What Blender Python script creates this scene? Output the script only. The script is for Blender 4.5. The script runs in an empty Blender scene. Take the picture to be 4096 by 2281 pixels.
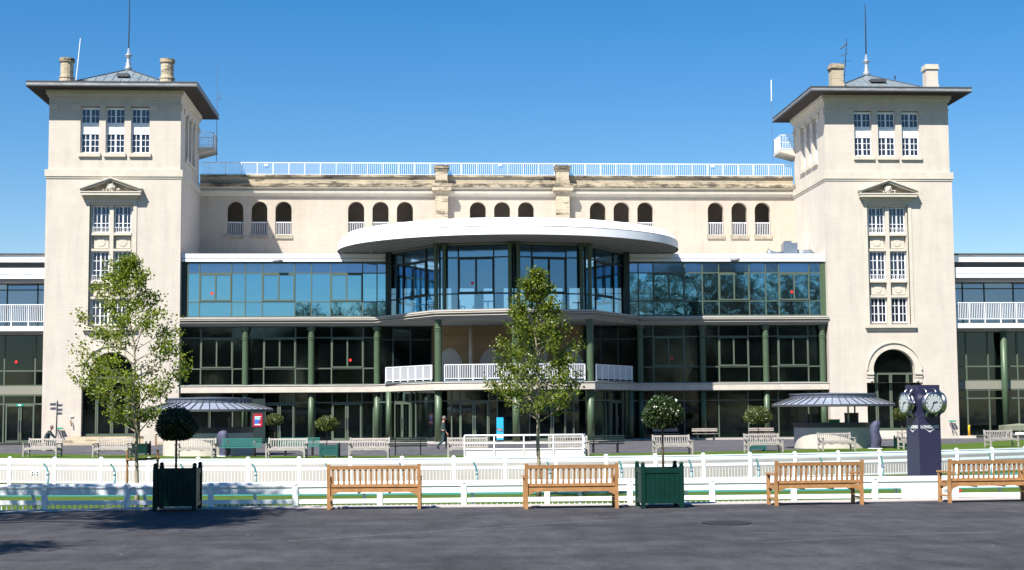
import bpy, math, random
from mathutils import Matrix, Vector
S = bpy.context.scene
COL = S.collection
R = math.radians
# ------------------------------------------------------------------ camera model (survey of the photo)
F,PIT,RO,YA,CX0,CY0,CZ0 = 6100.,.0847,.0067,.0632,-6.33,-104.2,1.83
_cy,_sy,_cp,_sp=math.cos(YA),math.sin(YA),math.cos(PIT),math.sin(PIT)
FW=Vector((_sy*_cp,_cy*_cp,_sp)); RT=Vector((_cy,-_sy,0)); UP=RT.cross(FW)
def ray(u,v):
    x=u-2048; y=-(v-1140.5); c,s=math.cos(RO),math.sin(RO)
    a=c*x+s*y; b=-s*x+c*y
    return FW*F+RT*a+UP*b
def at(u,v,Y=0.):
    d=ray(u,v); t=(Y-CY0)/d.y; return Vector((CX0+d.x*t,Y,CZ0+d.z*t))
def ax(u,v,Y=0.): return at(u,v,Y).x
def gnd(u,v,z=0.):
    d=ray(u,v); t=(z-CZ0)/d.z; return Vector((CX0+d.x*t,CY0+d.y*t,z))
# ------------------------------------------------------------------ materials
def mat(name, col, rough=.6, metal=0, var=0, vs=4., bump=0, bs=40., col2=None, emit=None, spec=.5, stretch=None):
    m=bpy.data.materials.new(name); m.use_nodes=True; nt=m.node_tree; N=nt.nodes; L=nt.links
    b=N['Principled BSDF']; b.inputs['Base Color'].default_value=(*col,1); b.inputs['Roughness'].default_value=rough
    b.inputs['Metallic'].default_value=metal; b.inputs['Specular IOR Level'].default_value=spec
    geo=None
    def pos(sc):
        nonlocal geo
        if geo is None: geo=N.new('ShaderNodeNewGeometry')
        mp=N.new('ShaderNodeMapping'); L.new(geo.outputs['Position'],mp.inputs['Vector'])
        mp.inputs['Scale'].default_value=sc; return mp.outputs[0]
    if var or col2:
        n=N.new('ShaderNodeTexNoise'); n.inputs['Scale'].default_value=vs; n.inputs['Detail'].default_value=6; n.inputs['Roughness'].default_value=.65
        L.new(pos(stretch or (1,1,1)),n.inputs['Vector'])
        r=N.new('ShaderNodeValToRGB'); L.new(n.outputs['Fac'],r.inputs[0])
        c2=col2 or tuple(max(0,c*(1-var)) for c in col); c1=col if col2 else tuple(min(1,c*(1+var)) for c in col)
        r.color_ramp.elements[0].position=.35; r.color_ramp.elements[1].position=.65
        r.color_ramp.elements[0].color=(*c2,1); r.color_ramp.elements[1].color=(*c1,1)
        L.new(r.outputs[0],b.inputs['Base Color'])
    if bump:
        n2=N.new('ShaderNodeTexNoise'); n2.inputs['Scale'].default_value=bs; n2.inputs['Detail'].default_value=4
        L.new(pos((1,1,1)),n2.inputs['Vector'])
        bp=N.new('ShaderNodeBump'); bp.inputs['Strength'].default_value=bump; bp.inputs['Distance'].default_value=.02
        L.new(n2.outputs['Fac'],bp.inputs['Height']); L.new(bp.outputs[0],b.inputs['Normal'])
    if emit:
        b.inputs['Emission Color'].default_value=(*col,1); b.inputs['Emission Strength'].default_value=emit
    return m
def stone(name,c1,c2,mortar,stain=0.,row=.2,bw=.55):
    m=bpy.data.materials.new(name); m.use_nodes=True; nt=m.node_tree; N=nt.nodes; L=nt.links; b=N['Principled BSDF']
    b.inputs['Roughness'].default_value=.85; b.inputs['Specular IOR Level'].default_value=.2
    g=N.new('ShaderNodeNewGeometry'); sp=N.new('ShaderNodeSeparateXYZ'); L.new(g.outputs['Position'],sp.inputs[0])
    ad=N.new('ShaderNodeMath'); L.new(sp.outputs[0],ad.inputs[0]); L.new(sp.outputs[1],ad.inputs[1])
    cb=N.new('ShaderNodeCombineXYZ'); L.new(ad.outputs[0],cb.inputs[0]); L.new(sp.outputs[2],cb.inputs[1])
    br=N.new('ShaderNodeTexBrick'); L.new(cb.outputs[0],br.inputs['Vector'])
    for k,v in (('Scale',1.),('Mortar Size',.011),('Mortar Smooth',.4),('Brick Width',bw),('Row Height',row),('Bias',-.2)): br.inputs[k].default_value=v
    br.inputs['Color1'].default_value=(*c1,1); br.inputs['Color2'].default_value=(*c2,1); br.inputs['Mortar'].default_value=(*mortar,1)
    n=N.new('ShaderNodeTexNoise'); n.inputs['Scale'].default_value=.55; n.inputs['Detail'].default_value=7; n.inputs['Roughness'].default_value=.7
    L.new(g.outputs['Position'],n.inputs['Vector'])
    mr=N.new('ShaderNodeMapRange'); mr.inputs[1].default_value=.3; mr.inputs[2].default_value=.75; mr.inputs[3].default_value=1.06; mr.inputs[4].default_value=.92
    L.new(n.outputs['Fac'],mr.inputs[0])
    mq=N.new('ShaderNodeMapping'); mq.inputs['Scale'].default_value=(1.3,1.3,.16); L.new(g.outputs['Position'],mq.inputs[0]); nq=N.new('ShaderNodeTexNoise'); nq.inputs['Scale'].default_value=1.6; nq.inputs['Detail'].default_value=6; L.new(mq.outputs[0],nq.inputs['Vector'])
    rq=N.new('ShaderNodeMapRange'); rq.inputs[1].default_value=.45; rq.inputs[2].default_value=.8; rq.inputs[3].default_value=1.02; rq.inputs[4].default_value=.90; L.new(nq.outputs['Fac'],rq.inputs[0]); ml=N.new('ShaderNodeMath'); ml.operation='MULTIPLY'; L.new(mr.outputs[0],ml.inputs[0]); L.new(rq.outputs[0],ml.inputs[1]); mr=ml
    mx=N.new('ShaderNodeMix'); mx.data_type='RGBA'; mx.blend_type='MULTIPLY'; mx.inputs[0].default_value=1
    L.new(br.outputs['Color'],mx.inputs[6]); L.new(mr.outputs[0],mx.inputs[7]); out=mx.outputs[2]
    if stain:
        n3=N.new('ShaderNodeTexNoise'); n3.inputs['Scale'].default_value=1.; n3.inputs['Detail'].default_value=8; n3.inputs['Roughness'].default_value=.72
        mp=N.new('ShaderNodeMapping'); mp.inputs['Scale'].default_value=(.7,.7,2.6); L.new(g.outputs['Position'],mp.inputs[0]); L.new(mp.outputs[0],n3.inputs['Vector'])
        r3=N.new('ShaderNodeValToRGB'); r3.color_ramp.elements[0].position=.53 if stain<1.2 else .43; r3.color_ramp.elements[1].position=.64 if stain<1.2 else .56
        L.new(n3.outputs['Fac'],r3.inputs[0]); mm=N.new('ShaderNodeMath'); mm.operation='MULTIPLY'; mm.inputs[1].default_value=.85*min(1,stain); L.new(r3.outputs[0],mm.inputs[0])
        m2=N.new('ShaderNodeMix'); m2.data_type='RGBA'; L.new(mm.outputs[0],m2.inputs[0]); L.new(out,m2.inputs[6]); m2.inputs[7].default_value=(.025,.022,.02,1); out=m2.outputs[2]
    L.new(out,b.inputs['Base Color'])
    bp=N.new('ShaderNodeBump'); bp.inputs['Strength'].default_value=.35; bp.inputs['Distance'].default_value=.01; bp.invert=True
    L.new(br.outputs['Fac'],bp.inputs['Height']); L.new(bp.outputs[0],b.inputs['Normal'])
    return m
def glass(name, tint, gloss, trans, dark=(.01,.014,.016), gcol=(.9,.95,1), rough=.05):
    """flat facade glass: part mirror, part see-through, rest dark body"""
    m=bpy.data.materials.new(name); m.use_nodes=True; nt=m.node_tree; N=nt.nodes; L=nt.links
    N.remove(N['Principled BSDF']); o=N['Material Output']
    gl=N.new('ShaderNodeBsdfGlossy'); gl.inputs['Roughness'].default_value=rough; gl.inputs['Color'].default_value=(*gcol,1)
    tr=N.new('ShaderNodeBsdfTransparent'); tr.inputs['Color'].default_value=(*tint,1)
    df=N.new('ShaderNodeBsdfDiffuse'); df.inputs['Color'].default_value=(*dark,1)
    g=N.new('ShaderNodeNewGeometry'); n=N.new('ShaderNodeTexNoise'); n.inputs['Scale'].default_value=1.1; n.inputs['Detail'].default_value=1.5
    L.new(g.outputs['Position'],n.inputs['Vector']); bp=N.new('ShaderNodeBump'); bp.inputs['Strength'].default_value=.12; bp.inputs['Distance'].default_value=.02
    L.new(n.outputs['Fac'],bp.inputs['Height']); L.new(bp.outputs[0],gl.inputs['Normal'])
    a=N.new('ShaderNodeMixShader'); a.inputs[0].default_value=trans; L.new(df.outputs[0],a.inputs[1]); L.new(tr.outputs[0],a.inputs[2])
    c=N.new('ShaderNodeMixShader'); L.new(a.outputs[0],c.inputs[1]); L.new(gl.outputs[0],c.inputs[2])
    lw=N.new('ShaderNodeLayerWeight'); lw.inputs[0].default_value=.3
    mr=N.new('ShaderNodeMapRange'); mr.inputs[3].default_value=gloss; mr.inputs[4].default_value=min(1,gloss+.5); L.new(lw.outputs['Facing'],mr.inputs[0]); L.new(mr.outputs[0],c.inputs[0])
    L.new(c.outputs[0],o.inputs[0]); return m
def leafmat(name,c1,c2,gloss=.45,trans=.35):
    m=bpy.data.materials.new(name); m.use_nodes=True; nt=m.node_tree; N=nt.nodes; L=nt.links; b=N['Principled BSDF']; o=N['Material Output']
    g=N.new('ShaderNodeNewGeometry'); r=N.new('ShaderNodeValToRGB'); L.new(g.outputs['Random Per Island'],r.inputs[0])
    r.color_ramp.elements[0].color=(*c1,1); r.color_ramp.elements[1].color=(*c2,1)
    L.new(r.outputs[0],b.inputs['Base Color']); b.inputs['Roughness'].default_value=gloss
    t=N.new('ShaderNodeBsdfTranslucent'); L.new(r.outputs[0],t.inputs[0])
    x=N.new('ShaderNodeMixShader'); x.inputs[0].default_value=trans; L.new(b.outputs[0],x.inputs[1]); L.new(t.outputs[0],x.inputs[2]); L.new(x.outputs[0],o.inputs[0])
    return m
STONE=stone('limestone ashlar',(.49,.443,.388),(.475,.428,.373),(.45,.405,.352))
STONE_G=stone('gallery limestone',(.42,.365,.30),(.40,.345,.285),(.36,.31,.25))
STONE_OLD=stone('weathered limestone',(.42,.36,.265),(.38,.32,.23),(.2,.16,.11),stain=1.0,row=.55,bw=1.6)
STONE_DIRTY=stone('stained limestone',(.38,.32,.23),(.33,.27,.19),(.1,.08,.06),stain=1.5,row=.55,bw=1.9)
TRIM=mat('smooth stone trim',(.49,.45,.38),.8,var=.07,vs=1.5,spec=.2)
TRIM_DK=mat('weathered stone trim',(.30,.26,.20),.85,var=.25,vs=3,spec=.2)
WHITE=mat('white painted metal',(.78,.79,.82),.4,var=.025,vs=2)
PLASTIC=mat('white rail plastic',(.80,.81,.84),.35,var=.03,vs=5)
WFRAME=mat('white window paint',(.78,.78,.79),.5,var=.03,vs=9)
ZINC=mat('zinc sheet',(.21,.25,.27),.45,metal=.35,var=.18,vs=1.2)
ZINCD=mat('zinc gutter',(.27,.27,.27),.5,metal=.3,var=.3,vs=2,stretch=(1,1,6))
SLATE=mat('dark kiosk zinc',(.13,.145,.19),.42,metal=.35,var=.12,vs=1.5)
KROOF=mat('pale kiosk zinc',(.25,.28,.35),.45,metal=.2,var=.1,vs=1.5)
SEAM=mat('roof seam',(.05,.055,.06),.5)
SOFFIT=mat('dark timber soffit',(.022,.014,.010),.8,var=.3,vs=6)
CREAM=mat('cream render',(.48,.435,.375),.8,var=.08,vs=2,bump=.15,bs=60)
CREAMW=mat('cream retaining wall',(.37,.345,.325),.8,var=.08,vs=.8,bump=.1,bs=50)
TAN=mat('tan loggia plaster',(.27,.18,.10),.85,var=.12,vs=1)
GREYP=mat('grey arch plaster',(.40,.37,.34),.85,var=.06,vs=2)
GREEN=mat('green painted steel',(.055,.09,.048),.45,var=.08,vs=3)
MULL=mat('grey green mullion',(.075,.10,.07),.5,var=.06,vs=3)
DARKG=mat('dark green steel',(.016,.030,.026),.5)
CEIL=mat('grey soffit panel',(.30,.29,.27),.8,var=.06,vs=.8)
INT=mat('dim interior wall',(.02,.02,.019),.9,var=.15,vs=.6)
INTF=mat('interior floor',(.08,.075,.07),.7)
BLACK=mat('black',(.01,.01,.012),.5)
G_UP=glass('reflective upper glass',(.3,.45,.5),.5,.2,gcol=(.32,.74,.98),rough=.02)
G_UPT=glass('upper transom glass',(.3,.45,.5),.34,.2,gcol=(.36,.62,1.))  # same upper glass, darker reflection under the fascia put into its tint
G_BAY=glass('bay glass',(.55,.8,.95),.30,.62,gcol=(.34,.64,.92))
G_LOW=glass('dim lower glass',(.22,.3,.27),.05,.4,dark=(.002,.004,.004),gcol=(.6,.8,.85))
G_WIN=glass('sash glass',(.2,.2,.2),.06,.0,dark=(.012,.016,.03))
G_SIDE=glass('side wing glass',(.3,.4,.45),.28,.3,gcol=(.55,.75,1))
RED=mat('red sticker',(.75,.02,.015),.5)
TEAK=mat('oiled teak',(.34,.175,.068),.5,var=.16,vs=9,stretch=(1,1,1),bump=.1)
TEAKG=mat('silvered teak',(.31,.285,.262),.75,var=.18,vs=7,bump=.15)
WOODG=mat('grey slat timber',(.33,.28,.25),.8,var=.3,vs=5,stretch=(1,1,4))
TEAL=mat('teal painted slats',(.025,.15,.13),.45,var=.08,vs=4)
PLANTG=mat('dark green planter paint',(.001,.024,.017),.5,var=.12,vs=5,spec=.2)
SOIL=mat('soil',(.03,.02,.014),.95,var=.3,vs=20)
BARK=mat('pale bark',(.26,.22,.16),.9,var=.35,vs=14,bump=.4)
BARKD=mat('brown bark',(.10,.075,.05),.9,var=.3,vs=20,bump=.3)
STAKE=mat('tree stake timber',(.22,.12,.05),.8,var=.3,vs=8)
LEAF=leafmat('young maple leaf',(.09,.14,.010),(.30,.35,.028),.4,.5)
LEAFC=leafmat('plane leaf',(.05,.09,.006),(.22,.26,.02),.4,.45)
LEAFB=leafmat('laurel leaf',(.012,.032,.008),(.045,.075,.018),.28,.12)
LEAFY=leafmat('yellowish laurel leaf',(.03,.05,.01),(.12,.13,.025),.3,.15)
LEAFD=leafmat('distant tree leaf',(.02,.045,.01),(.06,.10,.025),.5,.3)
NAVY=mat('navy pillar paint',(.022,.023,.058),.3,var=.05,vs=1.5)
CHROME=mat('brushed steel',(.34,.35,.38),.33,metal=1)
DIAL=mat('clock dial',(.36,.39,.41),.4)
LETTER=mat('pale lettering',(.7,.7,.72),.5)
TARP=mat('navy cover cloth',(.05,.055,.10),.7,var=.2,vs=5,bump=.6,bs=7)
SKIN=mat('skin',(.42,.2,.13),.5)
HAIR=mat('grey hair',(.14,.12,.11),.8)
CLOTH=mat('dark green workwear',(.018,.045,.045),.85,var=.15,vs=12)
SHOE=mat('black shoe leather',(.015,.012,.012),.5)
YELLOW=mat('yellow paint',(.75,.4,.01),.5)
CYAN=mat('cyan print',(.02,.36,.62),.45); BLUEP=mat('blue print',(.01,.14,.52),.45); REDP=mat('red print',(.33,.012,.03),.45)
ORANGE=mat('orange print',(.5,.14,.04),.5); DKPRINT=mat('dark print',(.05,.03,.03),.5); EXITG=mat('exit sign green',(.01,.25,.17),.5)
CRATE=mat('green crate',(.01,.12,.03),.6); STEELD=mat('galvanised duct',(.22,.26,.31),.35,metal=.6,var=.1,vs=2)
REDH=mat('red plastic hose',(.7,.03,.02),.4); LIN=mat('grey-green table cover',(.16,.17,.12),.8,var=.1,vs=3)
SIGNG=mat('grey sign plate',(.09,.09,.12),.5)
# asphalt
def asphalt(name,base,tone):
    m=mat(name,base,.85,spec=.25); nt=m.node_tree; N=nt.nodes; L=nt.links; b=N['Principled BSDF']
    g=N.new('ShaderNodeNewGeometry')
    def noise(sc,det,scale):
        mp=N.new('ShaderNodeMapping'); mp.inputs['Scale'].default_value=sc; L.new(g.outputs['Position'],mp.inputs[0])
        n=N.new('ShaderNodeTexNoise'); n.inputs['Scale'].default_value=scale; n.inputs['Detail'].default_value=det; n.inputs['Roughness'].default_value=.7; L.new(mp.outputs[0],n.inputs['Vector']); return n
    n1=noise((.45,1.0,1),8,.6); n2=noise((1,.8,1),9,16); n3=noise((1.2,.5,1),10,1.6)
    r1=N.new('ShaderNodeMapRange'); r1.inputs[1].default_value=.3; r1.inputs[2].default_value=.7; r1.inputs[3].default_value=.55; r1.inputs[4].default_value=1.4; L.new(n1.outputs['Fac'],r1.inputs[0])
    r2=N.new('ShaderNodeMapRange'); r2.inputs[1].default_value=.25; r2.inputs[2].default_value=.75; r2.inputs[3].default_value=.6; r2.inputs[4].default_value=1.45; L.new(n2.outputs['Fac'],r2.inputs[0])
    r3=N.new('ShaderNodeMapRange'); r3.inputs[1].default_value=.3; r3.inputs[2].default_value=.7; r3.inputs[3].default_value=.58; r3.inputs[4].default_value=1.38; L.new(n3.outputs['Fac'],r3.inputs[0])
    a=N.new('ShaderNodeMath'); a.operation='MULTIPLY'; L.new(r1.outputs[0],a.inputs[0]); L.new(r2.outputs[0],a.inputs[1])
    c=N.new('ShaderNodeMath'); c.operation='MULTIPLY'; L.new(a.outputs[0],c.inputs[0]); L.new(r3.outputs[0],c.inputs[1])
    # white scuffs and small pale stones
    vo=N.new('ShaderNodeTexVoronoi'); vo.inputs['Scale'].default_value=.9; L.new(g.outputs['Position'],vo.inputs['Vector'])
    mx=N.new('ShaderNodeMix'); mx.data_type='RGBA'; mx.blend_type='MULTIPLY'; mx.inputs[0].default_value=1; mx.inputs[6].default_value=(*base,1); L.new(c.outputs[0],mx.inputs[7])
    r4=N.new('ShaderNodeMapRange'); r4.inputs[1].default_value=.012; r4.inputs[2].default_value=.02; r4.inputs[3].default_value=1; r4.inputs[4].default_value=0; L.new(vo.outputs['Distance'],r4.inputs[0])
    m2=N.new('ShaderNodeMix'); m2.data_type='RGBA'; L.new(r4.outputs[0],m2.inputs[0]); L.new(mx.outputs[2],m2.inputs[6]); m2.inputs[7].default_value=(.4,.36,.33,1)
    L.new(m2.outputs[2],b.inputs['Base Color'])
    bp=N.new('ShaderNodeBump'); bp.inputs['Strength'].default_value=.5; bp.inputs['Distance'].default_value=.01; L.new(n2.outputs['Fac'],bp.inputs['Height']); L.new(bp.outputs[0],b.inputs['Normal'])
    return m
ASPH=asphalt('worn asphalt',(.042,.041,.046),1); ASPH2=asphalt('far asphalt',(.075,.073,.082),1)
GRASS=mat('lawn grass',(.075,.12,.018),.9,col2=(.045,.085,.012),vs=3,bump=.6,bs=120,spec=.1)
TRACK=mat('green synthetic track',(.02,.17,.13),.8,var=.1,vs=1)
KERB=mat('pale kerb stone',(.38,.34,.315),.8,var=.1,vs=2.5,bump=.2)
LINEM=mat('worn white line',(.16,.16,.17),.8,var=.3,vs=9)
# ------------------------------------------------------------------ mesh builder
class MB:
    def __init__(s): s.v=[]; s.f=[]; s.m=[]; s.T=None
    def add(s,vs,fs,m=0):
        o=len(s.v); T=s.T
        s.v+= [tuple(T@Vector(p)) for p in vs] if T else [tuple(p) for p in vs]
        s.f+=[tuple(o+i for i in f) for f in fs]; s.m+=[m]*len(fs)
    def box(s,x0,x1,y0,y1,z0,z1,m=0):
        s.add([(x0,y0,z0),(x1,y0,z0),(x1,y1,z0),(x0,y1,z0),(x0,y0,z1),(x1,y0,z1),(x1,y1,z1),(x0,y1,z1)],
              [(0,3,2,1),(4,5,6,7),(0,1,5,4),(1,2,6,5),(2,3,7,6),(3,0,4,7)],m)
    def obox(s,p,q,w,h,m=0,up=Vector((0,0,1))):
        p=Vector(p);q=Vector(q);d=(q-p).normalized(); a=d.cross(up)
        if a.length<1e-4: a=Vector((1,0,0))
        a.normalize(); b=a.cross(d); a*=w/2; b*=h/2
        c=[p-a-b,p+a-b,p+a+b,p-a+b]; e=[q-a-b,q+a-b,q+a+b,q-a+b]
        s.add(c+e,[(3,2,1,0),(4,5,6,7),(0,1,5,4),(1,2,6,5),(2,3,7,6),(3,0,4,7)],m)
    def poly(s,pts,m=0): s.add(pts,[tuple(range(len(pts)))],m)
    def prism(s,pts,z0,z1,m=0,mt=None,mb=None):
        n=len(pts); s.add([(x,y,z0) for x,y in pts]+[(x,y,z1) for x,y in pts],[(i,(i+1)%n,n+(i+1)%n,n+i) for i in range(n)],m)
        s.add([(x,y,z1) for x,y in pts],[tuple(range(n))],m if mt is None else mt)
        s.add([(x,y,z0) for x,y in pts],[tuple(range(n-1,-1,-1))],m if mb is None else mb)
    def extr(s,pts,y0,y1,m=0):   # polygon in xz extruded along y
        n=len(pts); s.add([(x,y0,z) for x,z in pts]+[(x,y1,z) for x,z in pts],[(i,n+i,n+(i+1)%n,(i+1)%n) for i in range(n)]+[tuple(range(n)),tuple(range(2*n-1,n-1,-1))],m)
    def tube(s,path,rad,n=8,m=0,cap=True):
        P=[Vector(p) for p in path]; k=len(P)
        if not hasattr(rad,'__len__'): rad=[rad]*k
        rings=[]; a0=None
        for i in range(k):
            d=(P[min(i+1,k-1)]-P[max(i-1,0)]).normalized()
            if a0 is None: a0=d.orthogonal().normalized()
            a=(a0-d*a0.dot(d)).normalized(); a0=a; b=d.cross(a)
            rings.append([P[i]+(a*math.cos(t)+b*math.sin(t))*rad[i] for t in [2*math.pi*j/n for j in range(n)]])
        vs=[p for r in rings for p in r]; fs=[]
        for i in range(k-1):
            for j in range(n): fs.append((i*n+j,i*n+(j+1)%n,(i+1)*n+(j+1)%n,(i+1)*n+j))
        if cap: fs+= [tuple(range(n-1,-1,-1)),tuple(range((k-1)*n,k*n))]
        s.add(vs,fs,m)
    def lathe(s,prof,n=24,cx=0,cy=0,sx=1,sy=1,m=0,cap=True,a0=0,a1=None):
        full=a1 is None; a1=a0+2*math.pi if full else a1; c=n if full else n+1; k=len(prof)
        vs=[(cx+r*sx*math.cos(a0+(a1-a0)*j/n),cy+r*sy*math.sin(a0+(a1-a0)*j/n),z) for r,z in prof for j in range(c)]
        fs=[(i*c+j,i*c+(j+1)%c,(i+1)*c+(j+1)%c,(i+1)*c+j) for i in range(k-1) for j in range(n)]
        if cap and full: fs+=[tuple(range(n-1,-1,-1)),tuple(range((k-1)*c,k*c))]
        s.add(vs,fs,m)
    def ball(s,c,r,m=0,n=10,k=7,sz=1):
        pr=[(max(.001,r*math.sin(math.pi*i/k)),c[2]-r*sz*math.cos(math.pi*i/k)) for i in range(k+1)]
        s.lathe(pr,n,c[0],c[1],m=m)
    def build(s,name,mats,parent=None,smooth=False,loc=None,rz=0):
        me=bpy.data.meshes.new(name); me.from_pydata(s.v,[],s.f)
        if not isinstance(mats,(list,tuple)): mats=[mats]
        for q in mats: me.materials.append(q)
        if len(mats)>1: me.polygons.foreach_set('material_index',s.m)
        if smooth: me.polygons.foreach_set('use_smooth',[True]*len(s.f))
        me.update(); o=bpy.data.objects.new(name,me); COL.objects.link(o)
        if smooth=='auto' : pass
        if parent: o.parent=parent
        if loc is not None: o.location=loc
        if rz: o.rotation_euler=(0,0,rz)
        return o
def tag(o,label=None,cat=None,group=None,kind=None):
    if label:o['label']=label
    if cat:o['category']=cat
    if group:o['group']=group
    if kind:o['kind']=kind
    return o
def thing(name,label,cat,loc=(0,0,0),rz=0,group=None):
    o=bpy.data.objects.new(name,None); o.empty_display_size=.3; COL.objects.link(o); o.location=loc; o.rotation_euler=(0,0,rz)
    return tag(o,label,cat,group)
def dup(o,loc,rz,label,group=None):
    r=o.copy(); COL.objects.link(r); r.location=loc; r.rotation_euler=(0,0,rz); r['label']=label
    if group:r['group']=group
    for c in list(o.children):
        d=c.copy(); COL.objects.link(d); d.parent=r
        for e in list(c.children):
            g=e.copy(); COL.objects.link(g); g.parent=d
    return r
def text(body,size,M,matl,name,parent,ext=.003,sx=1.,bold=0):
    cu=bpy.data.curves.new(name,'FONT'); cu.body=body; cu.size=size; cu.align_x='CENTER'; cu.align_y='CENTER'; cu.extrude=ext; cu.offset=bold
    t=bpy.data.objects.new(name,cu); COL.objects.link(t); bpy.context.view_layer.update()
    me=bpy.data.meshes.new_from_object(t.evaluated_get(bpy.context.evaluated_depsgraph_get())); bpy.data.objects.remove(t)
    me.transform(M@Matrix.Diagonal((sx,1,1,1))); me.materials.clear(); me.materials.append(matl)
    o=bpy.data.objects.new(name,me); COL.objects.link(o); o.parent=parent; return o
def seg(P0,P1):
    d=Vector((P1[0]-P0[0],P1[1]-P0[1],0)); L=d.length; d.normalize()
    return Matrix(((d.x,-d.y,0,P0[0]),(d.y,d.x,0,P0[1]),(0,0,1,0),(0,0,0,1))),L
rnd=random.Random(7)
# ------------------------------------------------------------------ walls with openings (local: x along wall, y inward, z up)
def wall(mb,rect,holes,depth,m=0,mr=None,n=14):
    """holes: (x0,x1,z0,z1,arch)  arch: None | 'round' (z1 = springing line)"""
    X0,X1,Z0,Z1=rect; mr=m if mr is None else mr
    H=[]
    for h in holes:
        x0,x1,z0,z1,a=h; top=z1+(x1-x0)/2 if a else z1; H.append((x0,x1,z0,top))
    xs=sorted({X0,X1,*[h[0] for h in H],*[h[1] for h in H]}); zs=sorted({Z0,Z1,*[h[2] for h in H],*[h[3] for h in H]})
    for i in range(len(xs)-1):
        for j in range(len(zs)-1):
            cx=(xs[i]+xs[i+1])/2; cz=(zs[j]+zs[j+1])/2
            if any(h[0]<cx<h[1] and h[2]<cz<h[3] for h in H): continue
            mb.poly([(xs[i],0,zs[j]),(xs[i+1],0,zs[j]),(xs[i+1],0,zs[j+1]),(xs[i],0,zs[j+1])],m)
    for x0,x1,z0,z1,a in holes:
        mb.poly([(x0,0,z0),(x0,depth,z0),(x0,depth,z1),(x0,0,z1)],mr); mb.poly([(x1,0,z0),(x1,0,z1),(x1,depth,z1),(x1,depth,z0)],mr)
        mb.poly([(x0,0,z0),(x1,0,z0),(x1,depth,z0),(x0,depth,z0)],mr)
        if not a: mb.poly([(x0,0,z1),(x0,depth,z1),(x1,depth,z1),(x1,0,z1)],mr)
        else:
            r=(x1-x0)/2; c=(x0+x1)/2; arc=[(c-r*math.cos(math.pi*k/n),z1+r*math.sin(math.pi*k/n)) for k in range(n+1)]
            for k in range(n):
                (ax_,az),(bx,bz)=arc[k],arc[k+1]
                mb.poly([(ax_,0,az),(ax_,depth,az),(bx,depth,bz),(bx,0,bz)],mr)
                mb.poly([(ax_,0,az),(bx,0,bz),(bx,0,z1+r),(ax_,0,z1+r)],m)
# ------------------------------------------------------------------ THE BUILDING
B=thing('racecourse_building','long cream stone racecourse building with two square towers and a glass fronted centre','building')
W1,W2,DP=22.28,31.33,9.0
CT=(W1+W2)/2; HW=(W2-W1)/2
def sash(par,M,x0,x1,z0,z1,cols,rows,name='window',mid=True,open_col=None):
    mb=MB(); mb.T=M; f=.07
    mb.box(x0,x0+f,-.03,.04,z0,z1); mb.box(x1-f,x1,-.03,.04,z0,z1); mb.box(x0+f,x1-f,-.027,.04,z0,z0+f*1.3); mb.box(x0+f,x1-f,-.027,.04,z1-f,z1)
    for i in range(1,cols):
        x=x0+(x1-x0)*i/cols; w=.045 if (mid and i*2==cols) else .018
        mb.box(x-w,x+w,-.024 if w>.03 else -.012,.04,z0+f,z1-f)
    for z in rows: mb.box(x0+f,x1-f,-.009,.038,z-.018,z+.018)
    mb.poly([(x0,.02,z0),(x1,.02,z0),(x1,.02,z1),(x0,.02,z1)],1)
    return mb.build(name,[WFRAME,G_WIN],par)
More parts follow.
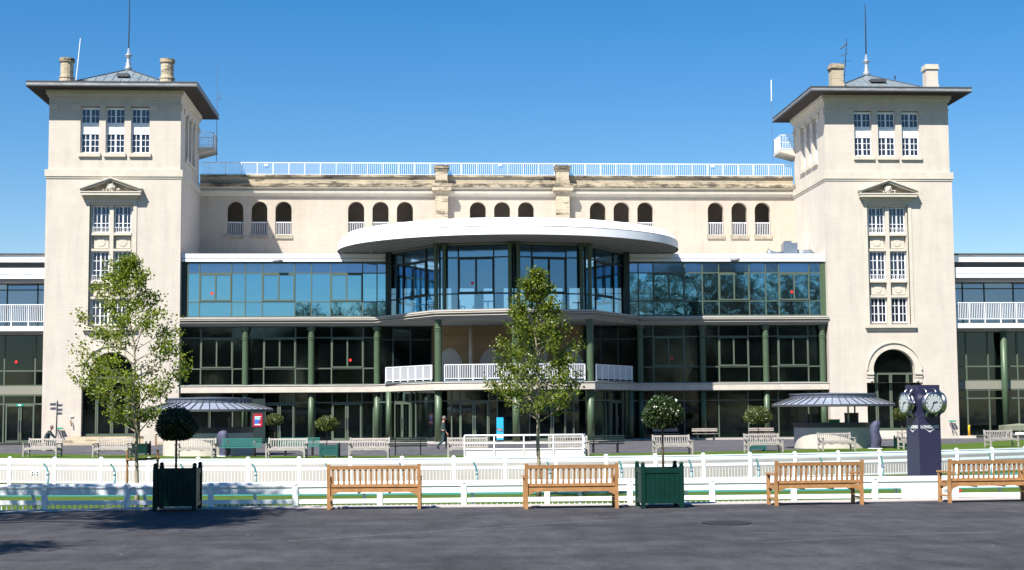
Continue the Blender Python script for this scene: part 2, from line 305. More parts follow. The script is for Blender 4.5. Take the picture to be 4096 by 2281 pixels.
def tower(cx,s):
    """s=+1: inner side faces +x"""
    mb=MB(); hu=HW-.09
    Tm=Matrix.Translation((cx,0,0))
    mb.T=Tm
    # front, lower shaft
    fx0,fx1=-1.72,1.42  # recessed window strip
    c0=-.13 if s>0 else -.15
    strip=(c0-1.46,c0+1.46,7.9,16.33,None); arch=(-1.9,1.9,.55,3.7,None)
    ac=.02
    doorL,doorR=ac-1.95,ac+1.95
    wall(mb,(-HW,HW,0,18.12),[strip,(ac-1.46,ac+1.46,3.86,4.72,'round'),(doorL,doorR,.55,3.859,None)],.45)
    # sides and back of lower shaft
    mb.poly([(-HW,0,0),(-HW,0,18.12),(-HW,DP+3,18.12),(-HW,DP+3,0)]); mb.poly([(HW,0,0),(HW,DP+3,0),(HW,DP+3,18.12),(HW,0,18.12)])
    mb.poly([(-HW,DP+3,0),(-HW,DP+3,18.12),(HW,DP+3,18.12),(HW,DP+3,0)])
    mb.poly([(-HW,0,18.12),(HW,0,18.12),(HW,DP+3,18.12),(-HW,DP+3,18.12)])
    # band
    mb.box(-HW-.10,HW+.10,-.10,DP+.1,18.13,18.6,1); mb.box(-HW-.05,HW+.05,-.05,DP+.05,18.0,18.12,1)
    # upper shaft
    hs=[]
    for k in (-1,0,1):
        x=k*1.70; hs.append((x-.63,x+.63,19.76,23.0,None))
    mb.T=Tm@Matrix.Translation((0,.09,0)); wall(mb,(-hu,hu,18.6,23.3),hs,.38)
    # inner side with three windows
    side=Matrix(((0,-s,0,s*hu),(s,0,0,0),(0,0,1,0),(0,0,0,1)))
    # local x runs along depth; keep it right handed for both towers
    if s>0: Ms=Tm@Matrix(((0,-1,0,hu),(1,0,0,.09),(0,0,1,0),(0,0,0,1)))
    else:   Ms=Tm@Matrix(((0,1,0,-hu),(-1,0,0,DP-.09),(0,0,1,0),(0,0,0,1)))
    mb.T=Ms; Ld=DP-.18
    hs2=[]
    for k in (-1,0,1):
        x=Ld/2+k*1.70; hs2.append((x-.63,x+.63,19.76,23.0,None))
    wall(mb,(0,Ld,18.6,23.3),hs2,.38)
    mb.T=Tm
    xo=-s*hu; mb.poly([(xo,.09,18.6),(xo,.09,23.3),(xo,DP-.09,23.3),(xo,DP-.09,18.6)] if s>0 else [(xo,.09,18.6),(xo,DP-.09,18.6),(xo,DP-.09,23.3),(xo,.09,23.3)])
    mb.poly([(-hu,DP-.09,18.6),(-hu,DP-.09,23.3),(hu,DP-.09,23.3),(hu,DP-.09,18.6)])
    # capital blocks beside the top windows, corner capitals, stepped cornice under the eaves
    e=.0
    for x in (-hu+.32,hu-.32,-2.62,2.62,-.85,.85):
        w=.34 if abs(x)>2 else .2
        mb.box(x-w,x+w,.09-.10,.2,22.98,23.10,1); mb.box(x-w+.07,x+w-.07,.09-.055,.2,22.72,22.98,1)
    mb.T=Ms
    for x in (.32,Ld-.32,Ld/2-2.62,Ld/2+2.62,Ld/2-.85,Ld/2+.85):
        w=.34 if abs(x-Ld/2)>2 else .2
        mb.box(x-w,x+w,-.10,.1,22.975,23.095,1); mb.box(x-w+.07,x+w-.07,-.055,.1,22.715,22.975,1)
    mb.T=Tm
    for d,z0,z1 in ((.0,23.3,23.62),(.10,23.62,23.80),(.2,23.80,24.1)): mb.box(-hu-d,hu+d,.09-d,DP-.09+d,z0,z1,0 if d<.05 else 1)
    T=mb.build('tower',[STONE,TRIM],B)
    # sills
    for (x0,x1,z0,_,_) in hs:
        q=MB(); q.T=Tm; q.box(x0-.10,x1+.12,-.06,.3,19.5,19.757); q.build('sill',TRIM,T)
    for (x0,x1,_,_,_) in hs2:
        q=MB(); q.T=Ms; q.box(x0-.1,x1+.1,-.14,.3,19.5,19.757); q.build('sill',TRIM,T)
    def topwin(M,x0,x1,dy):
        mb=MB(); mb.T=M@Matrix.Translation((0,dy,0)); f=.06
        mb.box(x0,x0+f,-.04,.05,19.77,22.95); mb.box(x1-f,x1,-.04,.05,19.77,22.95); mb.box(x0+f,x1-f,-.036,.05,22.8,22.95)
        mb.box(x0+f,x1-f,-.03,.05,21.15,21.9); 
        for k in range(2):
            a=x0+.12+k*(x1-x0-.1)/2; mb.box(a,a+(x1-x0)/2-.16,-.045,-.028,21.27,21.76)
        mb.box(x0+f,x1-f,-.036,.05,19.77,19.87); mb.box(x0+f,x1-f,-.06,-.03,21.1,21.17)
        c=(x0+x1)/2; mb.box(c-.055,c+.055,-.028,.05,19.87,21.1); mb.box(c-.055,c+.055,-.028,.05,21.9,22.8)
        for q in (.25,.75):
            x=x0+(x1-x0)*q; mb.box(x-.017,x+.017,-.012,.04,19.87,21.15); mb.box(x-.017,x+.017,-.012,.04,21.9,22.8)
        for z in (20.28,20.7,22.35): mb.box(x0+f,x1-f,-.008,.038,z-.017,z+.017)
        mb.poly([(x0,.02,19.77),(x1,.02,19.77),(x1,.02,22.95),(x0,.02,22.95)],1)
        mb.build('window',[WFRAME,G_WIN],T)
    for x0,x1,*_ in hs: topwin(Tm@Matrix.Translation((0,.09,0)),x0,x1,.30)
    for x0,x1,*_ in hs2: topwin(Ms,x0,x1,.30)
    # the tall recessed strip: mullion, transoms, panels, windows, little railings
    x0,x1=c0-1.46,c0+1.46; q=MB(); q.T=Tm; rec=.40
    q.box(x0,x1,rec,.6,7.9,16.33,0)
    for a,b in ((x0,x0+.13),(x1-.13,x1)): q.box(a,b,.16,rec,7.9,16.33,1)
    q.box(x0,x1,.05,rec-.003,16.18,16.33,1)
    q.box(c0-.13,c0+.13,.1,rec,7.9,16.18,1)
    for z0,z1 in ((12.62,12.82),(10.55,10.78)):pass
    rows=[(13.12,16.12),(10.93-.0,10.93)]
    lev=[(8.02,9.85),(10.98,13.0-.0),(13.12,16.1)]
    lev=[(7.98,9.78),(10.92,12.98),(14.1,16.12)]
    lev=[(8.02,9.72),(11.0,13.0),(14.35,16.15)]
    # spandrels between
    levs=[(8.0,9.75),(10.98,13.02),(14.02,16.15)]
    zpan=[(9.75,10.72),(13.02,14.02)]
    # real levels measured on the photo
    levs=[(8.02,9.80),(11.02,13.05),(14.30,16.15)]
    sp=[(9.80,11.02),(13.05,14.30)]
    for z0,z1 in sp:
        q.box(x0+.13,x1-.13,.11,rec-.002,z0,z0+.16,1); q.box(x0+.13,x1-.13,.11,rec-.002,z1-.17,z1,1)
        for sx in (-1,1):
            c=c0+sx*.73; q.box(c-.5,c+.5,.33,rec-.001,z0+.22,z1-.23,1)
            cyl=[(c+.28*math.cos(t),(z0+z1)/2+.28*math.sin(t)) for t in [math.pi*k/8 for k in range(16)]]
            q.extr(cyl,.30,.331,1)
    q.build('window_bay',[STONE,TRIM],T)
    for li,(z0,z1) in enumerate(levs):
        for sx in (-1,1):
            a,b=(x0+.13,c0-.13) if sx<0 else (c0+.13,x1-.13)
            h=(z1-z0); sash(T,Tm@Matrix.Translation((0,.33,0)),a+.03,b-.03,z0,z1,4,[z0+h*.36,z0+h*.68])
            if li>0:
                r=MB(); r.T=Tm
                for k in range(9):
                    x=a+.06+(b-a-.12)*k/8; r.box(x-.011,x+.011,.2,.222,z0+.02,z0+.37)
                r.box(a,b,.19,.23,z0+.37,z0+.40); r.box(a,b,.19,.23,z0-.003,z0+.022); r.build('window_railing',WFRAME,T)
    # frame architrave, bottom sill, pediment
    q=MB(); q.T=Tm
    for a,b in ((x0-.24,x0),(x1,x1+.24)): q.box(a,b,-.05,.2,7.9,16.55)
    q.box(x0-.24,x1+.24,-.055,.2,16.335,16.552)
    q.box(x0-.34,x1+.34,-.22,.1,7.66,7.9); q.box(x0-.26,x1+.26,-.12,.1,7.5,7.66)
    q.build('window_surround',TRIM,T)
    q=MB(); q.T=Tm; px=c0
    q.box(px-1.75,px+1.75,-.12,.05,16.552,16.62); q.box(px-1.78,px+1.78,-.2,.05,16.62,16.80)
    q.box(px-2.0,px+2.0,-.52,.05,16.80,16.98); q.box(px-2.04,px+2.04,-.56,.05,16.98,17.06)
    q.extr([(px-1.9,17.06),(px+1.9,17.06),(px,17.86)],-.12,.05,1)   # tympanum
    for sx in (-1,1):
        for (o,t,y) in ((0,.14,-.50),(.14,.11,-.60),):
            pts=[(px+sx*2.04,17.06+o),(px,17.79+o),(px,17.79+o+t),(px+sx*(2.10),17.06+o+t*.8)]
            if sx>0: pts=pts[::-1]
            q.extr(pts,y,.05,0)
    q.build('pediment',[TRIM,TRIM_DK],T)
    # carved rosette
    q=MB(); q.T=Tm@Matrix.Translation((px,-.2,17.36)); rr=random.Random(3+int(cx))
    q.ball((0,0,0),.27,n=12,k=8,sz=1.1)
    for k in range(46):
        t=rr.random()*6.283; r0=rr.random()**.5*.27; q.ball((r0*math.cos(t),-.2+rr.random()*.08-.1*(r0/.27)*0,r0*math.sin(t)*1.1),.035+rr.random()*.03,n=6,k=4)
    for sx in (-1,1):
        for k in range(14): q.ball((sx*(.28+rr.random()*.3),.02-rr.random()*.08,-.22+rr.random()*.2),.035+rr.random()*.035,n=6,k=4)
    q.ball((0,-.2,-.34),.07,n=6,k=4)
    q.build('carved_rosette',TRIM,T,smooth=True)
    # arch moulding
    q=MB(); q.T=Tm
    def ring(r0,r1,y0,y1,m=0,n=28,zc=4.72):
        for k in range(n):
            t0,t1=math.pi*k/n,math.pi*(k+1)/n
            p=lambda r,t:(ac+r*math.cos(t),zc+r*math.sin(t))
            a,b,c,d=p(r0,t0),p(r1,t0),p(r1,t1),p(r0,t1)
            q.add([(a[0],y0,a[1]),(b[0],y0,b[1]),(c[0],y0,c[1]),(d[0],y0,d[1]),(a[0],y1,a[1]),(b[0],y1,b[1]),(c[0],y1,c[1]),(d[0],y1,d[1])],
              [(0,1,2,3),(1,5,6,2),(0,3,7,4),(4,7,6,5)],m)
    ring(1.47,1.88,-.05,.0); ring(1.88,1.98,-.13,.0)
    for sx in (-1,1):
        a,b=sorted((ac+sx*1.45,ac+sx*1.98)); q.box(a,b,-.16,.0,4.42,4.55); q.box(a,b,-.1,.0,4.2,4.3); q.box(a,b,-.05,.0,3.86,4.72)
        q.T=Tm@Matrix.Translation((ac+sx*1.62,-.02,4.0)); q.ball((0,0,0),.13,n=8,k=6); q.T=Tm
    q.build('arch_moulding',TRIM,T)
    # entrance doors in the arch
    q=MB(); q.T=Tm; y=.42
    q.box(doorL,doorR,y+.02,y+.04,.55,6.25,1)
    q.box(doorL+.35,doorR,y-.06,y+.02,4.42,4.55)
    for x in ((-1.0,.0,1.0) if s>0 else (-1.15,-.15,1.05)): q.box(ac+x-.1,ac+x+.1,y-.063,y+.02,.7,4.42); q.box(ac+x-.01,ac+x+.01,y-.07,y-.06,.7,4.42,2)
    q.box(doorL,doorR,y-.05,y+.02,.56,.72)
    q.box(doorL,doorR,y+.3,y+.32,.55,6.4,2)
    q.build('door',[MULL,G_LOW,BLACK],T)
    # steps
    q=MB(); q.T=Tm
    if s>0:
        q.box(-2.6,2.6,-.9,.5,.0,.55); q.box(-2.9,2.9,-1.6,-.9,0,.36); q.box(-4.2,4.3,-2.4,-1.6,0,.18)
    else:
        q.box(-2.6,2.6,-1.1,.5,0,.55); q.box(-4.4,5.1,-1.6,-1.1,0,.17)
    q.build('entrance_steps',STONE_OLD if s>0 else CREAM,T)
    # roof
    q=MB(); q.T=Tm; e=HW+1.16; y0,y1=-1.24,DP+1.24; ze0,ze1=24.12,24.42
    q.box(-e,e,y0,y1,ze0+.06,ze1,0)
    q.box(-e+.06,e-.06,y0+.06,y1-.06,ze0-.045,ze0+.06,1)
    q.box(-e-.03,e+.03,y0-.03,y1+.03,ze1-.05,ze1+.03,2)
    q.box(-e-.04,e+.04,y0-.04,y1+.04,ze0-.03,ze0+.05,2)
    yc=DP/2; ap=(0,yc,26.55); E2=4.15; cs=[(-E2,yc-E2,ze1+.035),(E2,yc-E2,ze1+.035),(E2,yc+E2,ze1+.035),(-E2,yc+E2,ze1+.035)]
    for i in range(4): q.poly([cs[i],cs[(i+1)%4],ap],3)
    # standing seams
    for i in range(4):
        a,b=Vector(cs[i]),Vector(cs[(i+1)%4]); A=Vector(ap); mid=(a+b)/2
        for k in range(1,14):
            t=k/14; p=a.lerp(b,t); h=min(t,1-t)*2; pe=p+(A-mid)*h; q.obox(p+Vector((0,0,.02)),pe+Vector((0,0,.02)),.035,.05,3)
    for c in cs: q.obox(Vector(c)+Vector((0,0,.02)),Vector(ap)+Vector((0,0,.02)),.12,.07,2)
    # rafter ends in the soffit
    q.build('roof',[ZINCD,SOFFIT,SEAM,ZINC],T)
    q=MB(); q.T=Tm; q.box(-.35,.45 if s>0 else .75,2.2,3.1,25.55,25.78); q.build('roof_hatch',SEAM,T)
    # finial and rod
    q=MB(); q.lathe([(.26,26.4),(.26,26.75),(.16,26.82),(.2,27.0),(.11,27.12),(.15,27.3),(.09,27.4),(.27,27.55),(.27,27.6),(.12,27.68),(.05,28.1)],12,cx,yc); q.build('finial',mat('lead finial',(.28,.31,.35),.4,metal=.3),T,smooth=True)
    q=MB(); q.tube([(cx,yc,27.9),(cx+.03,yc,30.5),(cx+.02,yc,33.6 if s>0 else 31.9)],[.05,.04,.02],6); q.build('lightning_rod',BLACK,T)
    # chimneys
    for k,(ox) in enumerate((-3.4,3.4)):
        q=MB(); q.T=Tm@Matrix.Translation((ox,.55,0))
        old= s>0 or k==0
        if s>0:
            q.lathe([(.5,24.3),(.5,24.95),(.54,25.0),(.54,25.08),(.44,25.12),(.44,26.05)],14,cap=False); q.lathe([(.44,26.05),(.52,26.12),(.52,26.38),(.4,26.4)],14,m=1)
        else:
            q.box(-.46,.46,-.45,.45,24.3,24.95); q.box(-.42,.42,-.41,.41,24.95,26.02); q.box(-.5,.5,-.49,.49,26.02,26.15,1); q.box(-.46,.46,-.45,.45,26.15,26.38,1)
        q.build('chimney',[STONE_OLD if old else STONE,STONE_DIRTY if old else TRIM],T)
    # corner balcony on the inner side
    q=MB(); q.T=Matrix.Translation((cx+s*hu,8.45,0))@Matrix.Diagonal((s,1,1,1))
    q.box(-.3,1.15,0,2.25,ZB,ZB+.16); q.poly([(-.3,0,ZB-.4),(-.3,2.25,ZB-.4),(1.15,2.25,ZB),(1.15,0,ZB)]); q.poly([(-.3,0,ZB-.4),(1.15,0,ZB),(-.3,0,ZB)])
    bal=q.build('balcony',TRIM,T)
    q=MB(); q.T=Matrix.Translation((cx+s*hu,8.45,0))@Matrix.Diagonal((s,1,1,1))
    def rl(p0,p1,n):
        p0=Vector(p0);p1=Vector(p1); q.obox(p0+Vector((0,0,1.12)),p1+Vector((0,0,1.12)),.05,.04); q.obox(p0+Vector((0,0,.06)),p1+Vector((0,0,.06)),.04,.03); q.obox(p0+Vector((0,0,.55)),p1+Vector((0,0,.55)),.03,.02)
        for k in range(n+1):
            p=p0.lerp(p1,k/n); q.box(p.x-.012,p.x+.012,p.y-.012,p.y+.012,ZB+.16,ZB+1.3)
    rl((0,.04,ZB+.18),(1.1,.04,ZB+.18),9); rl((1.1,.04,ZB+.18),(1.1,2.2,ZB+.18),18); rl((1.1,2.2,ZB+.18),(-.2,2.2,ZB+.18),10)
    q.build('balcony_railing',WHITE,T)
    return T
ZB=21.5
TL=tower(-CT,1); TR=tower(CT,-1)

# ---- upper stone gallery behind (plane y = 9)
YW=9.0
mb=MB(); mb.T=Matrix.Translation((0,YW,0))
axs=[ax(u,850,YW) for u in (941,1037,1134,1424.5,1522,1619.5,1911.5,2008.5,2104,2391,2486,2581,2862.5,2957,3050)]
ZA0,ZA1=15.19,17.12
holes=[(x-.60,x+.60,ZA0,ZA1,'round') for x in axs]
wall(mb,(-W1-.0,W1+.0,12.4,18.1),holes,.5)
G=mb.build('gallery_wall',[STONE_G,TRIM],B)
mb=MB(); mb.T=Matrix.Translation((0,YW,0))
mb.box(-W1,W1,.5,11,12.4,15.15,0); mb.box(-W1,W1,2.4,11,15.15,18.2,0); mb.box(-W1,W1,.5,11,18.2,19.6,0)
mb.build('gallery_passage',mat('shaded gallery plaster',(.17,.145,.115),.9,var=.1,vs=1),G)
# cornice and parapet profile
pr=[(0,18.1),(-.08,18.1),(-.12,18.22),(-.30,18.30),(-.34,18.46),(-.16,18.47),(-.12,18.62),(-.42,18.74)]
mb=MB(); mb.T=Matrix.Translation((0,YW,0))
for (y0,z0),(y1,z1) in zip(pr,pr[1:]): mb.poly([(-W1,y0,z0),(W1,y0,z0),(W1,y1,z1),(-W1,y1,z1)])
mb.build('cornice',TRIM,G)
mb=MB(); mb.T=Matrix.Translation((0,YW,0))
pr2=[(-.42,18.74),(-.46,18.78),(-.46,19.0),(-.40,19.04),(.0,19.1)]
for (y0,z0),(y1,z1) in zip(pr2,pr2[1:]): mb.poly([(-W1,y0,z0),(W1,y0,z0),(W1,y1,z1),(-W1,y1,z1)])
mb.build('stained_ledge',STONE_DIRTY,G)
mb=MB(); mb.T=Matrix.Translation((0,YW,0)); mb.box(-W1,W1,.0,.6,19.1,19.57); mb.build('parapet',STONE_OLD,G)
mb=MB(); mb.T=Matrix.Translation((0,YW,0)); mb.box(-W1,W1,-.14,.9,19.57,19.70); mb.build('coping',STONE_DIRTY,G)
mb=MB(); mb.T=Matrix.Translation((0,YW,0)); mb.box(-W1,W1,.9,11,19.6,19.66); mb.build('roof_deck',ZINC,G)
# pilasters
for u0,u1 in ((1741,1791),(2223,2276)):
    a,b=ax(u0,720,8.6),ax(u1,720,8.6); mb=MB(); mb.T=Matrix.Translation((0,YW,0))
    mb.box(a,b,-.7,0,12.9,18.3,0); mb.box(a-.15,b+.15,-.8,0,18.3,18.46,0); mb.box(a-.25,b+.25,-.98,0,18.462,18.74,0)
    mb.box(a-.27,b+.27,-1.02,0,18.74,18.98,1); mb.box(a-.02,b+.02,-.72,.2,18.98,19.25,1)
    mb.box(a+.03,b-.03,-.62,.3,19.25,20.0,0); mb.box(a-.05,b+.05,-.70,.35,20.0,20.14,1); mb.box(a-.1,b+.1,-.76,.4,20.14,20.38,1)
    mb.build('pilaster',[STONE_OLD,STONE_DIRTY],G)
# arch sills and balustrades
for x in axs:
    mb=MB(); mb.T=Matrix.Translation((x,YW,0)); mb.box(-.68,.68,-.10,.3,14.93,15.187); mb.build('sill',TRIM_DK,G)
    mb=MB(); mb.T=Matrix.Translation((x,YW,0))
    for k in range(9):
        xx=-.53+1.06*k/8; mb.box(xx-.014,xx+.014,.1,.128,ZA0+.06,ZA0+.95); 
    mb.box(-.59,.59,.09,.14,ZA0+.95,ZA0+1.0); mb.box(-.59,.59,.09,.14,ZA0+.04,ZA0+.07); mb.build('arch_railing',WHITE,G)
# roof railing
mb=MB(); x0,x1=-W1+.1,W1-.1; n=300
for k in range(n+1):
    x=x0+(x1-x0)*k/n; mb.box(x-.010,x+.010,YW+.1,YW+.12,19.78,20.62)
mb.box(x0,x1,YW+.085,YW+.14,20.62,20.67); mb.box(x0,x1,YW+.09,YW+.135,19.76,19.79)
for k in range(38):
    x=x0+(x1-x0)*(k+.5)/38; mb.box(x-.02,x+.02,YW+.06,YW+.10,19.5,20.62)
rr_=mb.build('roof_railing',WHITE,G)
for u,v in ((1063,660),(1999,659),(2851,665)):
    p=at(u,v,YW); mb=MB(); mb.box(p.x-.13,p.x+.13,YW+.0,YW+.06,p.z-.07,p.z+.07); mb.build('railing_lamp',WHITE,rr_)

# ---- glass fronted pavilion between the towers
PAV=MB(); 
# floors and rear walls of the rooms behind the glass
def bulge(y0,pts): return pts
slab2=[(-W1,-.15),(-9.2,-.15),(-5.2,-6.9),(0,-8.3),(5.2,-6.9),(9.2,-.15),(W1,-.15)]
slab1=[(-W1+.02,.15),(-9.1,.15),(-5.15,-6.6),(0,-8.0),(5.15,-6.6),(9.1,.15),(W1-.02,.15)]
def off(P,d):
    return [(x*(1+0),y+d) for x,y in P]
def band(mb,P,y_in,z0,z1,m=0):
    """slab whose front follows P; solid back to y_in"""
    mb.prism([*P,(P[-1][0],y_in),(P[0][0],y_in)],z0,z1,m)
def shrink(P,d):
    out=[]
    for i,(x,y) in enumerate(P):
        if i in (0,len(P)-1): out.append((x,y+d)); continue
        a=Vector((P[i][0]-P[i-1][0],P[i][1]-P[i-1][1])).normalized(); b=Vector((P[i+1][0]-P[i][0],P[i+1][1]-P[i][1])).normalized()
        na=Vector((-a.y,a.x)); nb=Vector((-b.y,b.x)); n=(na+nb).normalized(); k=d/max(.3,n.dot(na)); out.append((x+n.x*k,y+n.y*k))
    return out
mb=MB()
for dz0,dz1,d,m in ((8.0,8.06,.34,1),(8.06,8.10,.20,0),(8.10,8.135,.34,0),(8.135,8.18,.12,0),(8.18,8.30,.30,0),(8.30,8.36,.03,0),(8.36,8.40,.2,0),(8.40,8.50,.0,0)):
    band(mb,shrink(slab2,d),8.8,dz0,dz1-.0005,m)
band(mb,shrink(slab2,.35),8.8,7.94,8.0-.0005,1)
S2=mb.build('upper_floor_cornice',[mat('pale grooved cornice',(.42,.385,.34),.7,var=.1,vs=1.5,stretch=(.4,.4,6)),CEIL],B)
mb=MB(); band(mb,shrink(slab2,.12),.5,8.5,8.53); mb.build('flashing',ZINC,S2)
mb=MB(); band(mb,slab1,8.8,3.42,3.80); band(mb,shrink(slab1,.05),8.8,3.80,3.86); band(mb,shrink(slab1,-.04),8.8,3.86,3.91)
S1=mb.build('first_floor_slab',CREAM,B)
mb=MB(); band(mb,shrink(slab1,.02),.7,3.91,3.94); mb.build('flashing',ZINC,S1)
# roof fascia: two white boards with a groove
wf=[(-W1,.4),(-7.6,.4)],[(8.3,.4),(W1,.4)]
for (a,b) in ((-W1+.02,-8.1),(8.1,W1-.02)):
    mb=MB(); mb.box(a,b,.40,.9,12.36,12.56); mb.box(a,b,.56,.9,12.56,12.615); mb.box(a,b,.40,.9,12.615,12.90); mb.box(a+.0,b-.0,.9,8.9,12.45,12.82)
    mb.box(a+.01,b-.01,.55,.88,12.27,12.36,1)
    mb.build('roof_fascia',[WHITE,DARKG],B)
mb=MB(); mb.box(-8.1,8.1,1.0,8.9,12.76,12.95); mb.box(-W1,W1,8.3,8.98,12.9,13.35); mb.build('flat_roof',ZINC,B)
# canopy
mb=MB(); A_,B_=11.65,10.55
prof=[(1.,12.93),(1.0,13.42),(.975,13.425),(.975,13.48),(.995,13.485),(.955,14.0),(.90,14.12),(.55,14.3),(.02,14.35)]
mb.lathe(prof,96,0,-.25,A_,B_,0,cap=False)
C=mb.build('canopy_roof',WHITE,B,smooth=False)
me=C.data; me.polygons.foreach_set('use_smooth',[True]*len(me.polygons))
try: me.set_sharp_from_angle(angle=R(35))
except Exception: pass
mb=MB(); mb.lathe([(.99,12.97),(.02,12.97)],96,0,-.25,A_,B_,0,cap=False)
for r_ in (.8,.88): mb.lathe([(r_,12.965),(r_,12.93),(r_+.012,12.93),(r_+.012,12.965)],96,0,-.25,A_,B_,0,cap=False)
for k in range(48):
    t=2*math.pi*k/48; mb.obox((A_*.72*math.cos(t),-.25+B_*.72*math.sin(t),12.955),(A_*.98*math.cos(t),-.25+B_*.98*math.sin(t),12.955),.05,.03,0)
mb.build('canopy_soffit',CEIL,C)
# glazing helper
def glaze(par,P0,P1,z0,z1,vs,hs,wins,gm,fm,name='glazing',w=.07,doors=(),edge=True):
    M,L=seg(P0,P1); mb=MB(); mb.T=M; r=random.Random(int(abs(P0[0]*97+z0*31)))
    V=sorted(set([0.,L]+[v for v in vs if .05<v<L-.05])); Hh=sorted(set([z0,z1]+[h for h in hs if z0<h<z1]))
    for v in V:
        if not edge and v in (0,L): continue
        mb.box(v-w/2,v+w/2,-.07,.02,z0,z1)
    for h in Hh: mb.box(0,L,-.055,.018,h-w/2+.0,h+w/2)
    fr=mb.build(name+'_frame',fm,par)
    mb=MB(); mb.T=M
    for i in range(len(V)-1):
        for j in range(len(Hh)-1):
            a=r.uniform(-.0035,.0035); b=r.uniform(-.003,.003)
            mb.poly([(V[i],.0-a-b,Hh[j]),(V[i+1],.0+a-b,Hh[j]),(V[i+1],.0+a+b,Hh[j+1]),(V[i],.0-a+b,Hh[j+1])],1 if j==len(Hh)-2 else 0)
    mb.build('glass',[gm,G_UPT if gm is G_UP else gm],fr)
    for (a,b,c,d) in wins:
        q=MB(); q.T=M; f=.09
        q.box(a,a+f,-.10,-.056,c,d); q.box(b-f,b,-.10,-.056,c,d); q.box(a+f,b-f,-.098,-.056,c,c+f); q.box(a+f,b-f,-.098,-.056,d-f,d); m_=(a+b)/2; q.box(m_-.05,m_+.05,-.096,-.056,c+f,d-f)
        q.build('opening_window',fm,fr)
    return fr
H_UP=[11.57,9.60]
def fac(us_v,Y): return [ax(u,1200,Y) for u in us_v]
# upper floor left / right wing
Y1=.6
xl=fac([745,798,926,981,1049,1179,1246,1322,1450,1508,1548],Y1); x0=-W1+.45; 
FU=glaze(B,(x0,Y1),(-8.35,Y1),8.6,12.27,[x-x0 for x in xl],H_UP,[(xl[1]-x0,xl[2]-x0,9.66,11.52),(xl[4]-x0,xl[5]-x0,9.66,11.52),(xl[7]-x0,xl[8]-x0,9.66,11.52)],G_UP,MULL)
xr=fac([2554,2613.5,2738.5,2810,2876,2997.5,3063,3116,3237.5,3286],Y1); x0=8.35
FR=glaze(B,(x0,Y1),(W1-.35,Y1),8.6,12.27,[x-x0 for x in xr],H_UP,[(xr[1]-x0,xr[2]-x0,9.66,11.52),(xr[4]-x0,xr[5]-x0,9.66,11.52),(xr[7]-x0,xr[8]-x0,9.66,11.52)],G_UP,MULL)
mb=MB(); mb.box(-W1+.0,-W1+.45,.62,.9,8.5,12.3); mb.build('end_post',DARKG,B); mb=MB(); mb.box(W1-.33,W1,.5,.9,8.5,12.36); mb.build('end_post',GREEN,B)
# bay
bay=[(-8.1,.3),(-4.75,-5.1),(0,-6.15),(4.75,-5.1),(8.1,.3)]
fracs=[((.115,.63,.385),),]
def bayseg(i,vf,wf_):
    P0,P1=bay[i],bay[i+1]; M,L=seg(P0,P1)
    return glaze(B,P0,P1,8.55,12.8,[L*f for f in vf],[9.66,12.02] ,[(L*wf_[0],L*wf_[1],9.70,11.98)],G_BAY,DARKG,name='bay_glazing',w=.08)
bayseg(0,(.28,.74),(.28,.74)); bayseg(1,(.25,.73),(.25,.73)); bayseg(2,(.25,.73),(.25,.73)); bayseg(3,(.24,.70),(.24,.70))
for (x,y) in bay[1:4]:
    for dx in (-.27,.27):
        mb=MB(); mb.lathe([(.13,8.5),(.13,12.62),(.2,12.7),(.2,12.95)],14,x+dx,y-.35); mb.build('bay_column',GREEN,B,smooth=False)
for x in (-8.2,8.2):
    mb=MB(); mb.box(x-.2,x+.2,-.1,.5,8.53,12.93); mb.build('bay_post',DARKG,B)
mb=MB(); band(mb,[(x,y-.05) for x,y in bay],8.8,12.80,12.925); mb.build('bay_head',CEIL,B)
# room behind the upper glass: rear partition with a strip of windows
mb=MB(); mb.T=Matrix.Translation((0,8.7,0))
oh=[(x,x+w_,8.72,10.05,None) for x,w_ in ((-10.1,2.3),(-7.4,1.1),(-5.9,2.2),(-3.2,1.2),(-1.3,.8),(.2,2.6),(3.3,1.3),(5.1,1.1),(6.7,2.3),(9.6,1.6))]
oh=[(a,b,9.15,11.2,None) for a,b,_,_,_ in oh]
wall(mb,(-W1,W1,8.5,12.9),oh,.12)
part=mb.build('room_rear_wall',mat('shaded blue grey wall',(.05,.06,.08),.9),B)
mb=MB()
for a,b,*_ in oh: mb.box(a,b,8.75,8.79,10.76,10.80)
mb.build('rear_window_bar',DARKG,part)
# chairs, tables and hanging lamps in the bay room
def chair_small():
    t=thing('dining_chair','dark slatted dining chair standing behind the bay glass','chair',(0,0,0),0,'dining chairs behind the bay glass')
    q=MB()
    for x,y in ((-.2,-.2),(.2,-.2)): q.box(x-.02,x+.02,y-.02,y+.02,0,.45)
    for x in (-.2,.2): q.box(x-.02,x+.02,.18,.22,0,.95)
    q.build('leg',BLACK,t); q=MB(); q.box(-.24,.24,-.24,.24,.45,.49); q.build('seat',BLACK,t)
    q=MB()
    for z in (.55,.68,.81): q.box(-.18,.18,.185,.21,z,z+.06)
    q.build('backrest',BLACK,t); return t
ch=chair_small(); ch.location=(-6.2,-1.2,8.5); ch.rotation_euler=(0,0,.5); ch['label']='dark dining chair nearest the left end of the bay glass'
for i,(x,y,r_,lb) in enumerate(((-5.2,-2.0,2.6,'second dark dining chair from the left behind the bay glass'),(-3.4,-3.6,.9,'dark dining chair just right of the left pair of green bay columns'),(-2.3,-3.9,3.5,'dark dining chair under the red dot behind the bay glass'),(-.9,-4.2,.2,'dark dining chair just left of the middle bay columns'),(3.6,-3.6,1.2,'dark dining chair left of the right pair of bay columns'),(5.4,-1.8,2.2,'dark dining chair right of the right pair of bay columns'))):
    dup(ch,(x,y,8.5),r_,lb)
